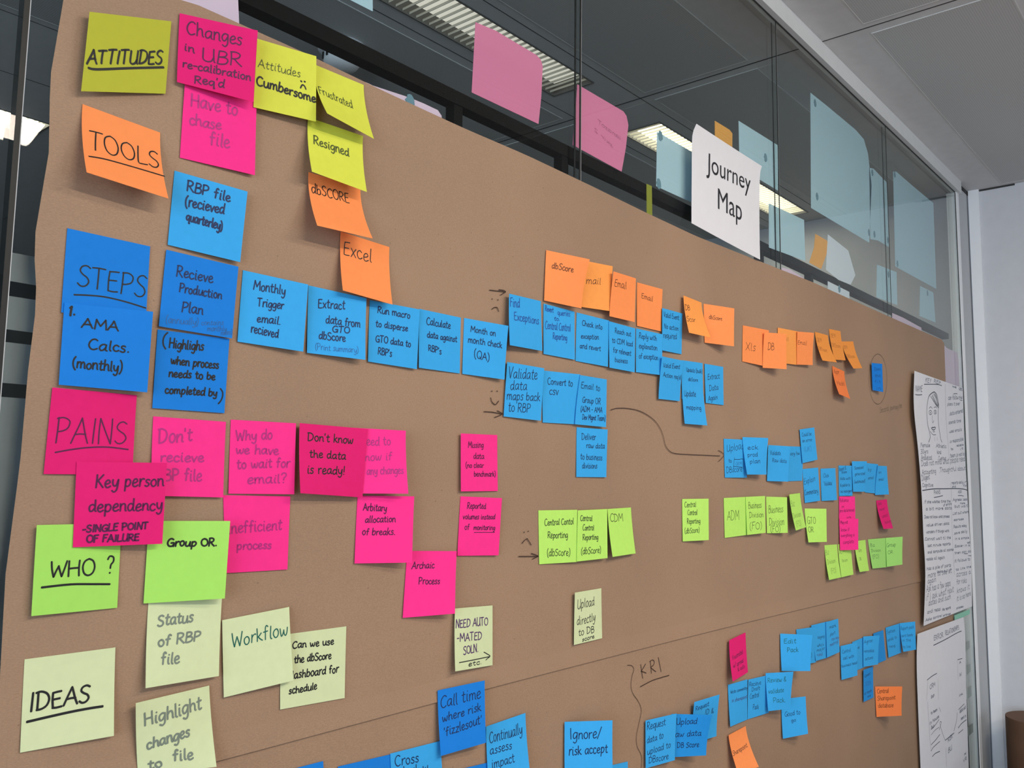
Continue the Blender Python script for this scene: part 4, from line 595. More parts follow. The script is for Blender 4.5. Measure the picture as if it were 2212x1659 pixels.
    ["light blue sticky note reading Update mapping lifting from the sheet","B2","N",1.2,[[1417.7,-4.0,1731.7],[1494.1,-5.4,1735.4],[1496.6,-12.3,1659.1],[1420.2,-7.9,1658.0]],[[0.078,0.321,0.632,0.307,0.143,"Update"],[0.126,0.636,0.819,0.63,0.103,"mapping"]],[]],
    ["light blue sticky note reading Extract Data Again","B2","N",1.1,[[1505.6,-3.4,1776.7],[1582.0,-2.9,1778.8],[1580.2,-3.8,1703.6],[1506.3,-4.6,1702.3]],[[0.136,0.401,0.786,0.319,0.144,"Extract"],[0.197,0.686,0.71,0.61,0.144,"Data"],[0.131,0.948,0.656,0.864,0.128,"Again"]],[]],
    ["light blue sticky note reading Validate data maps back to RBP","B2","N",1.2,[[930.2,-5.6,1715.5],[1006.2,-11.3,1714.3],[1003.3,-8.5,1638.0],[925.3,-4.8,1639.4]],[[0.047,0.298,0.829,0.234,0.201,"Validate"],[0.118,0.5,0.561,0.461,0.171,"data"],[0.043,0.686,0.94,0.632,0.157,"maps back"],[0.101,0.9,0.693,0.875,0.171,"to RBP"]],[]],
    ["light blue sticky note reading Convert to CSV","B2","N",1.2,[[1012.3,-2.6,1712.5],[1093.4,-12.5,1714.0],[1091.9,-5.2,1638.2],[1013.7,-3.5,1636.3]],[[0.135,0.257,0.823,0.255,0.126,"Convert to"],[0.184,0.451,0.442,0.451,0.092,"CSV"]],[]],
    ["light blue sticky note reading Email to Group OR (ADM - AMA)","B2","N",1.1,[[1092.1,-13.4,1712.9],[1167.9,-10.6,1713.6],[1166.2,-10.4,1637.7],[1087.9,-7.1,1637.9]],[[0.08,0.256,0.751,0.267,0.125,"Email to"],[0.169,0.54,0.795,0.542,0.121,"Group OR"],[0.139,0.734,0.86,0.709,0.109,"(ADM - AMA"],[0.211,0.891,0.969,0.872,0.109,"Dev Mgmt Team)"]],[]],
    ["light blue sticky note reading Deliver raw data to business divisions","B2","N",1.1,[[1098.6,-2.6,1634.2],[1175.0,-7.7,1634.5],[1174.9,-5.3,1559.3],[1096.7,-3.8,1558.7]],[[0.151,0.243,0.615,0.229,0.132,"Deliver"],[0.302,0.404,0.914,0.404,0.108,"raw data"],[0.121,0.646,0.845,0.65,0.12,"to business"],[0.179,0.822,0.675,0.823,0.111,"divisions"]],[]],
    ["lime green sticky note reading Central Contol Reporting on two lines","G2","K",1.1,[[1006.8,-2.6,1510.0],[1093.7,-8.1,1509.7],[1093.3,-7.8,1432.6],[1009.2,-3.2,1434.0]],[[0.147,0.287,0.903,0.274,0.122,"Central Contol"],[0.218,0.519,0.748,0.534,0.122,"Reporting"],[0.198,0.857,0.814,0.865,0.133,"(dbScore)"]],[]],
    ["lime green sticky note reading Central Control Reporting left of CDM","G2","K",1.1,[[1093.6,-9.2,1508.8],[1169.4,-10.6,1509.9],[1169.8,-11.2,1434.3],[1092.1,-8.7,1433.3]],[[0.085,0.21,0.485,0.225,0.117,"Central"],[0.168,0.398,0.542,0.415,0.112,"Control"],[0.173,0.594,0.686,0.603,0.112,"Reporting"],[0.125,0.872,0.78,0.874,0.128,"(dbScore)"]],[]],
    ["lime green sticky note reading CDM with its foot curling out","G2","GY2",1.2,[[1174.8,-7.7,1509.7],[1250.4,-2.6,1511.0],[1254.2,-9.0,1437.0],[1177.9,-15.3,1435.9]],[[0.075,0.262,0.623,0.291,0.161,"CDM"]],[]],
    ["lime green sticky note standing alone reading Central Control Reporting","G2","K",1.0,[[1418.4,-2.6,1523.7],[1494.8,-14.3,1524.1],[1495.2,-13.6,1448.9],[1417.2,-3.8,1449.1]],[[0.085,0.201,0.51,0.193,0.134,"Central"],[0.19,0.383,0.551,0.39,0.126,"Control"],[0.164,0.591,0.665,0.588,0.126,"Reporting"],[0.071,0.815,0.635,0.803,0.126,"(dbScore)"]],[]],
    ["orange sticky note with a crease at the left end of the Email row","O","BR",1.3,[[1018.1,-3.6,1893.2],[1091.7,-30.6,1889.9],[1090.2,-16.4,1815.1],[1012.8,-4.8,1816.0]],[[0.142,0.334,0.675,0.321,0.117,"dbScore"]],[]],
    ["orange sticky note reading mail second in the Email row","O3","BR",1.2,[[1085.6,-2.6,1894.6],[1180.7,-13.1,1899.2],[1171.7,-13.0,1824.2],[1076.5,-3.1,1819.5]],[[0.359,0.486,0.726,0.453,0.147,"mail"]],[]],
    ["orange sticky note reading Email third in the row next to mail","O","BR",1.1,[[1173.3,-19.4,1888.5],[1248.4,-14.2,1891.6],[1245.3,-13.7,1817.0],[1170.7,-13.7,1815.5]],[[0.099,0.316,0.602,0.315,0.164,"Email"]],[]],
    ["orange sticky note reading Email just above Reply with explanation","O","BR",1.1,[[1270.3,-2.6,1890.5],[1346.8,-7.3,1891.2],[1346.4,-4.4,1816.0],[1268.1,-3.8,1814.8]],[[0.171,0.337,0.617,0.355,0.123,"Email"]],[]],
    ["yellowish orange sticky note reading DB Scor curling forward","O3","BR",1.1,[[1419.8,-7.9,1892.5],[1495.3,-3.6,1892.3],[1492.0,-24.0,1822.6],[1415.2,-21.2,1821.7]],[[0.036,0.39,0.298,0.348,0.143,"DB"],[0.025,0.684,0.474,0.646,0.135,"Scor"]],[]],
    ["orange sticky note right beside the curling DB Scor note","O","BR",1.0,[[1505.7,-2.6,1891.9],[1579.9,-29.1,1891.5],[1579.4,-27.6,1816.9],[1506.0,-3.8,1816.8]],[[0.157,0.371,0.591,0.374,0.104,"dbScore"]],[]],
    ["orange sticky note reading Xls","O","BR",1.2,[[1671.5,-2.6,1874.0],[1774.9,-12.4,1877.1],[1764.5,-10.3,1798.4],[1665.3,-3.1,1799.0]],[[0.107,0.672,0.518,0.645,0.226,"Xls"]],[]],
    ["orange sticky note reading DB between Xls and the last Email note","O","BR",1.2,[[1747.4,-14.2,1868.7],[1821.0,-30.7,1874.0],[1823.0,-29.2,1797.8],[1746.5,-9.9,1794.0]],[[0.181,0.492,0.465,0.486,0.199,"DB"]],[]],
    ["orange sticky note showing only il behind the DB note","O3","BR",0.9,[[1841.2,-3.2,1893.4],[1937.8,-9.6,1897.4],[1932.5,-8.0,1820.6],[1837.7,-3.1,1815.8]],[[0.399,0.333,0.521,0.33,0.103,"il"]],[]],
    ["orange sticky note reading Email at the right end of the Xls row","O","BR",1.0,[[1926.7,-12.1,1895.6],[2001.9,-20.9,1902.0],[2007.1,-14.0,1827.9],[1928.3,-8.8,1820.7]],[[0.04,0.379,0.599,0.397,0.129,"Email"]],[]],
    ["amber sticky note in faded ink curling out right of the last Email","O4","BRF",0.9,[[2054.4,-2.6,1913.6],[2131.9,-4.1,1915.4],[2129.3,-25.4,1846.9],[2052.9,-19.7,1843.3]],[[0.025,0.35,0.437,0.309,0.151,"OEM"],[0.025,0.635,0.634,0.663,0.141,"DBScore"]],[]],
    ["amber sticky note in faded ink, the highest of the three curling ones","O4","BRF",0.9,[[2144.8,-2.6,1933.3],[2221.2,-2.9,1938.1],[2227.1,-11.9,1863.9],[2151.2,-11.9,1857.2]],[[0.069,0.271,0.498,0.257,0.131,"OEM"],[0.025,0.579,0.783,0.588,0.131,"DBScore"]],[]],
    ["amber sticky note in faded ink, the rightmost of the three curling ones","O4","BRF",0.9,[[2228.1,-2.6,1912.9],[2304.8,-5.2,1922.6],[2313.7,-23.2,1852.7],[2237.8,-27.2,1843.2]],[[0.025,0.271,0.392,0.273,0.122,"OEM"],[0.025,0.616,0.749,0.611,0.126,"DBScore"]],[]],
    ["orange sticky note hanging alone below the three curling amber notes","O2","BR",0.9,[[2159.7,-2.6,1843.6],[2236.6,-4.1,1837.7],[2228.9,-19.9,1766.7],[2152.7,-20.5,1772.0]],[[0.085,0.251,0.556,0.186,0.153,"Appr"],[0.118,0.664,0.875,0.54,0.163,"Model"]],[]],
    ["small dark blue sticky note inside the drawn circle","B1","N",0.8,[[2430.9,-8.7,1880.3],[2487.3,-18.1,1883.3],[2492.9,-16.7,1806.4],[2436.4,-7.1,1807.4]],[[0.243,0.278,0.817,0.237,0.117,"Does"],[0.268,0.513,0.797,0.469,0.117,"this"],[0.203,0.736,0.819,0.682,0.117,"fit"],[0.306,0.965,0.79,0.932,0.117,"in"]],[]],
    ["light blue sticky note at the tip of the long drawn arrow","B2","N",1.0,[[1581.0,-2.6,1638.5],[1668.5,-6.4,1640.4],[1670.6,-6.7,1564.7],[1582.8,-3.1,1563.6]],[[0.114,0.333,0.919,0.239,0.183,"Upload"],[0.177,0.608,0.326,0.606,0.095,"to"],[0.071,0.88,0.79,0.831,0.152,"DBscore"],[0.489,0.681,0.8,0.667,0.079,"GEM","BF",0.6]],[[[[0.444,0.526],[0.645,0.526],[0.848,0.528],[0.834,0.774]],None],[[[0.447,0.48],[0.422,0.602],[0.392,0.754]],None],[[[0.395,0.709],[0.796,0.729]],None]]],
    ["light blue sticky note reading check prod plan","B2","N",1.1,[[1653.9,-6.6,1645.0],[1728.7,-27.2,1646.2],[1731.4,-20.8,1571.7],[1655.5,-14.6,1570.6]],[[0.159,0.338,0.582,0.316,0.123,"eck"],[0.132,0.519,0.557,0.513,0.11,"prod"],[0.2,0.706,0.681,0.686,0.118,"plan"]],[]],
    ["light blue sticky note reading Validate Raw data","B2","N",0.9,[[1774.6,-6.4,1634.0],[1849.5,-22.5,1633.9],[1847.8,-17.0,1558.4],[1769.1,-4.8,1558.8]],[[0.098,0.269,0.584,0.263,0.115,"Validate"],[0.206,0.462,0.883,0.476,0.112,"Raw data"]],[]],
    ["light blue sticky note reading very few right of Validate Raw data","B2","N",0.9,[[1887.1,-2.6,1635.9],[1970.0,-2.6,1638.0],[1956.5,-3.6,1561.2],[1874.6,-3.6,1559.3]],[[0.119,0.262,0.754,0.241,0.105,"very few"]],[]],
    ["light blue sticky note raised highest reading Could be an error","B2","N",0.9,[[1945.6,-4.6,1675.8],[2021.6,-8.4,1684.5],[2031.1,-10.4,1610.4],[1955.0,-5.8,1600.5]],[[0.117,0.221,0.76,0.232,0.11,"Could be"],[0.104,0.395,0.765,0.405,0.097,"an error"],[0.183,0.678,0.662,0.69,0.133,"(UK)","BF",0.6]],[]],
    ["light blue sticky note reading Explain Commentary","B2","N",1.0,[[1962.1,-2.6,1587.5],[2038.2,-8.6,1592.4],[2043.1,-9.6,1516.3],[1967.3,-4.1,1511.5]],[[0.025,0.461,0.771,0.387,0.166,"Explain"],[0.025,0.772,0.899,0.764,0.148,"Commentary"]],[]],
    ["light blue sticky note reading Click Validate","B2","N",0.9,[[2068.4,-2.7,1590.5],[2144.5,-9.4,1593.4],[2146.1,-10.7,1517.0],[2066.9,-3.8,1515.3]],[[0.167,0.283,0.529,0.273,0.118,"Click"],[0.168,0.53,0.75,0.526,0.124,"'Validate'"]],[]],
    ["lime green sticky note reading ADM","G2","GY2",1.1,[[1577.9,-2.6,1524.6],[1666.2,-6.9,1526.6],[1666.7,-6.2,1451.5],[1579.0,-3.1,1449.0]],[[0.122,0.573,0.665,0.592,0.246,"ADM"]],[]],
    ["lime green sticky note reading Business Division (FO) touching ADM","G2","GY2",1.1,[[1661.9,-7.7,1526.6],[1738.0,-13.8,1528.2],[1740.3,-12.7,1453.5],[1663.2,-8.9,1451.7]],[[0.115,0.312,0.797,0.307,0.164,"Business"],[0.143,0.557,0.895,0.564,0.148,"Division"],[0.133,0.866,0.802,0.877,0.185,"(FO)"]],[]],
    ["lime green sticky note reading Business Division (FO) left of the curled Biz note","G2","GY2",1.1,[[1767.7,-2.6,1526.6],[1843.9,-15.3,1525.1],[1843.0,-15.7,1450.1],[1766.1,-3.8,1451.2]],[[0.101,0.456,0.795,0.411,0.203,"Business"],[0.108,0.786,0.832,0.777,0.206,"Division"],[0.172,0.976,0.649,0.955,0.159,"(FO)"]],[]],
    ["curled lime green sticky note reading Biz Division left of GTO OR","G2","GYF",0.9,[[1867.0,-10.7,1531.1],[1942.1,-3.6,1533.8],[1947.9,-13.3,1458.7],[1872.4,-21.4,1454.2]],[[0.025,0.349,0.364,0.342,0.172,"Biz"],[0.025,0.672,0.785,0.66,0.148,"Division"],[0.146,0.917,0.617,0.919,0.156,"(FO)"]],[]],
    ["lime green sticky note reading GTO OR","G2","GY2",1.1,[[1969.0,-2.6,1499.3],[2043.9,-23.3,1498.2],[2043.6,-22.6,1423.1],[1968.2,-10.0,1424.3]],[[0.075,0.463,0.474,0.446,0.209,"GTO"],[0.07,0.704,0.342,0.7,0.16,"OR"]],[]],
    ["light blue sticky note reading Report & share above the pink pair","B2","N",0.9,[[2183.4,-2.9,1600.4],[2267.9,-6.6,1601.8],[2265.9,-5.6,1526.8],[2180.8,-3.3,1526.5]],[[0.035,0.193,0.535,0.133,0.126,"Report &"],[0.199,0.262,0.576,0.246,0.081,"share"],[0.087,0.474,0.865,0.459,0.097,"data with"],[0.099,0.694,0.803,0.677,0.093,"& publish to"],[0.111,0.897,0.946,0.877,0.093,"biz managers"]],[]],
    ["light blue sticky note reading Scorecard generated (automated)","B2","N",0.9,[[2263.6,-7.4,1612.7],[2338.6,-19.3,1614.6],[2340.3,-12.7,1537.1],[2263.1,-8.6,1536.8]],[[0.145,0.274,0.78,0.247,0.106,"Scorecard"],[0.153,0.467,0.917,0.444,0.096,"generated"],[0.094,0.728,0.959,0.695,0.106,"(automated)"]],[]],
    ["light blue sticky note reading by email right of Scorecard","B2","N",0.9,[[2369.0,-6.0,1611.2],[2444.8,-12.5,1609.6],[2441.9,-5.0,1532.1],[2362.2,-3.8,1535.2]],[[0.202,0.271,0.487,0.247,0.11,"by"],[0.262,0.548,0.745,0.515,0.1,"email"]],[]],
    ["light blue sticky note reading on email at the right end of its row","B2","N",0.9,[[2438.6,-13.7,1605.6],[2514.5,-13.1,1606.2],[2514.1,-16.2,1529.8],[2434.9,-5.7,1528.3]],[[0.151,0.266,0.407,0.258,0.085,"on"],[0.199,0.516,0.619,0.503,0.101,"email"]],[]],
    ["bright pink sticky note reading Reliance on pre-determined","P2","V2",0.8,[[2179.3,-3.8,1525.1],[2255.2,-15.3,1525.3],[2253.3,-15.3,1450.4],[2173.9,-3.8,1452.3]],[[0.036,0.186,0.576,0.169,0.116,"Reliance"],[0.143,0.368,0.295,0.361,0.081,"on"],[0.025,0.523,0.937,0.491,0.106,"pre-determined"],[0.427,0.722,0.717,0.703,0.058,"info"]],[]],
    ["bright pink sticky note reading May not know if everything is complete","P2","V2",0.8,[[2174.2,-4.9,1471.9],[2248.9,-24.3,1470.9],[2248.1,-22.4,1395.3],[2170.4,-6.1,1397.0]],[[0.042,0.172,0.434,0.154,0.109,"May not"],[0.065,0.407,0.515,0.391,0.109,"know if"],[0.058,0.582,0.786,0.562,0.097,"everything is"],[0.157,0.806,0.75,0.775,0.116,"complete"]],[]],
    ["narrow deep pink sticky note lifting at its foot near the right flipchart sheet","P1","V2",0.8,[[2452.2,-2.6,1513.4],[2528.4,-5.9,1516.4],[2530.0,-19.3,1438.5],[2454.1,-18.6,1439.3]],[[0.11,0.175,0.451,0.154,0.103,"Data"],[0.117,0.374,0.672,0.341,0.099,"never"],[0.214,0.632,0.839,0.575,0.109,"what"],[0.299,0.83,1.049,0.788,0.115,"looking"]],[]],
    ["leftmost lime green sticky note of the low row reading Biz Division","G2","GYF",0.9,[[2080.9,-2.6,1412.8],[2156.7,-4.1,1411.5],[2156.4,-11.9,1334.4],[2080.6,-11.7,1333.6]],[[0.025,0.292,0.302,0.275,0.158,"Biz"],[0.075,0.559,0.733,0.539,0.137,"Division"],[0.249,0.846,0.678,0.826,0.146,"(FO)"]],[]],
    ["lime green sticky note reading ADM team partly under the pink note","G2","GYF",0.9,[[2166.4,-2.6,1411.0],[2242.7,-6.4,1410.0],[2243.1,-10.6,1334.9],[2166.9,-8.8,1333.4]],[[0.038,0.306,0.505,0.285,0.124,"ADM"],[0.18,0.551,0.645,0.55,0.1,"team"]],[]],
    ["narrow lime green sticky note just right of the lower pink note","G2","GYF",0.9,[[2278.5,-2.6,1414.0],[2354.8,-4.2,1413.9],[2354.2,-11.2,1336.8],[2278.2,-13.8,1338.8]],[[0.262,0.37,0.551,0.347,0.103,"Grp"],[0.212,0.641,0.421,0.64,0.098,"OR"]],[]],
    ["pale green sticky note reading Biz Division (FO) left of Group OR","G3","GR",0.9,[[2378.1,-2.6,1414.4],[2492.1,-11.8,1414.2],[2492.5,-11.5,1337.0],[2394.6,-6.4,1339.1]],[[0.07,0.26,0.329,0.257,0.109,"Biz"],[0.095,0.441,0.644,0.449,0.103,"Division"],[0.124,0.671,0.518,0.663,0.123,"(FO)"]],[]],
    ["pale green sticky note reading Group OR at the right end of the low row","G3","GR",0.9,[[2487.4,-12.5,1414.4],[2559.3,-34.5,1415.9],[2562.1,-30.5,1341.0],[2485.5,-13.7,1338.3]],[[0.034,0.32,0.582,0.315,0.134,"Group"],[0.087,0.566,0.405,0.558,0.113,"OR"]],[]],
]

GROUPS = dict(Y='yellow sticky notes', Y2='yellow sticky notes', B1='dark blue sticky notes', B2='light blue sticky notes', B3='light blue sticky notes', P1='pink sticky notes', P2='pink sticky notes',
              G='green sticky notes', G2='green sticky notes', G3='green sticky notes', C='cream sticky notes', O='orange sticky notes', O2='orange sticky notes', O3='orange sticky notes', O4='orange sticky notes')
for idx, (label, col, ink, pen, corners, lines, strokes) in enumerate(NOTES):
    r = random.Random(100+idx)
    surf = quad_surf(corners, 1.6, r.uniform(0, .0003))
    o = sheet('sticky_note', surf, note_mat(col), 10, 10)
    tag(o, label, 'sticky note', GROUPS[col]+' on the brown paper')
    jobs = {}
    for ln in lines:
        s0, t0, s1, t1, h, tx = ln[:6]; ik = (ln[6] if len(ln) > 6 and ln[6] else ink); pw = (ln[7] if len(ln) > 7 and ln[7] else pen)
        for st in layout(tx, (s0, t0), (s1, t1), h, r): jobs.setdefault(ik, []).append((st, pw*(.00086 if pw > 1.5 else .00094)))
    for pts, pw in strokes: jobs.setdefault(ink, []).append((smooth_line([tuple(p) for p in pts], 4), (pw or pen)*.001))
    for ik, st in jobs.items(): ribbons(surf, st, 'handwriting', ink_mat(ik), o)

# ------------------------------------------------------------------ the printed Journey Map sign
SIGN_ROWS = [[0,[1463.7,-14.0,2231.1],[1760.3,-10.0,2233.8]],[0.08,[1455.1,-11.0,2212.1],[1757.0,-7.0,2218.0]],[0.2,[1456.5,-8.0,2189.6],[1755.8,-6.0,2189.1]],[0.5,[1456.4,-7.0,2131.9],[1754.4,-5.0,2129.6]],[0.8,[1452.6,-8.0,2071.4],[1750.9,-6.0,2066.7]],[1,[1442.8,-13.0,2032.5],[1747.2,-8.0,2025.4]]]
SIGN_TEXT = [["Journey",[0.195,0.388],[0.85,0.332],0.2],["Map",[0.358,0.689],[0.715,0.682],0.205]]
surf = rows_surf(SIGN_ROWS)
sign = tag(sheet('paper_sign', surf, M_WHITEPAPER, 12, 16, .0003), 'white paper sign printed Journey Map stuck above the brown paper', 'sign')
def printed(text, a, b, h, name, parent, material):
    cu = bpy.data.curves.new(text, 'FONT'); cu.body = text; cu.size = 1.0; cu.resolution_u = 5; cu.extrude = 0
    tmp = bpy.data.objects.new(text, cu); COL.objects.link(tmp); dg = bpy.context.evaluated_depsgraph_get(); dg.update()
    me = bpy.data.meshes.new_from_object(tmp.evaluated_get(dg)); bpy.data.objects.remove(tmp)
    bm = bmesh.new(); bm.from_mesh(me); bmesh.ops.triangulate(bm, faces=bm.faces)
    xs = [v.co.x for v in bm.verts]; x0, x1 = min(xs), max(xs)
    V = []
    for v in bm.verts:
        u = (v.co.x-x0)/(x1-x0); s = a[0]+(b[0]-a[0])*u; t = a[1]+(b[1]-a[1])*u-h*v.co.y/.70
        q, n = surf(s, t); V.append(q+n*.0003)
    F = [tuple(v.index for v in f.verts) for f in bm.faces]; bm.free(); bpy.data.meshes.remove(me)
    return obj(name, V, F, material, parent)
M_PRINT = mat('printed_black', srgb(30,30,36), .6, noise=.04)
for tx, a, b, h in SIGN_TEXT: printed(tx, a, b, h, 'printed_word', sign, M_PRINT)

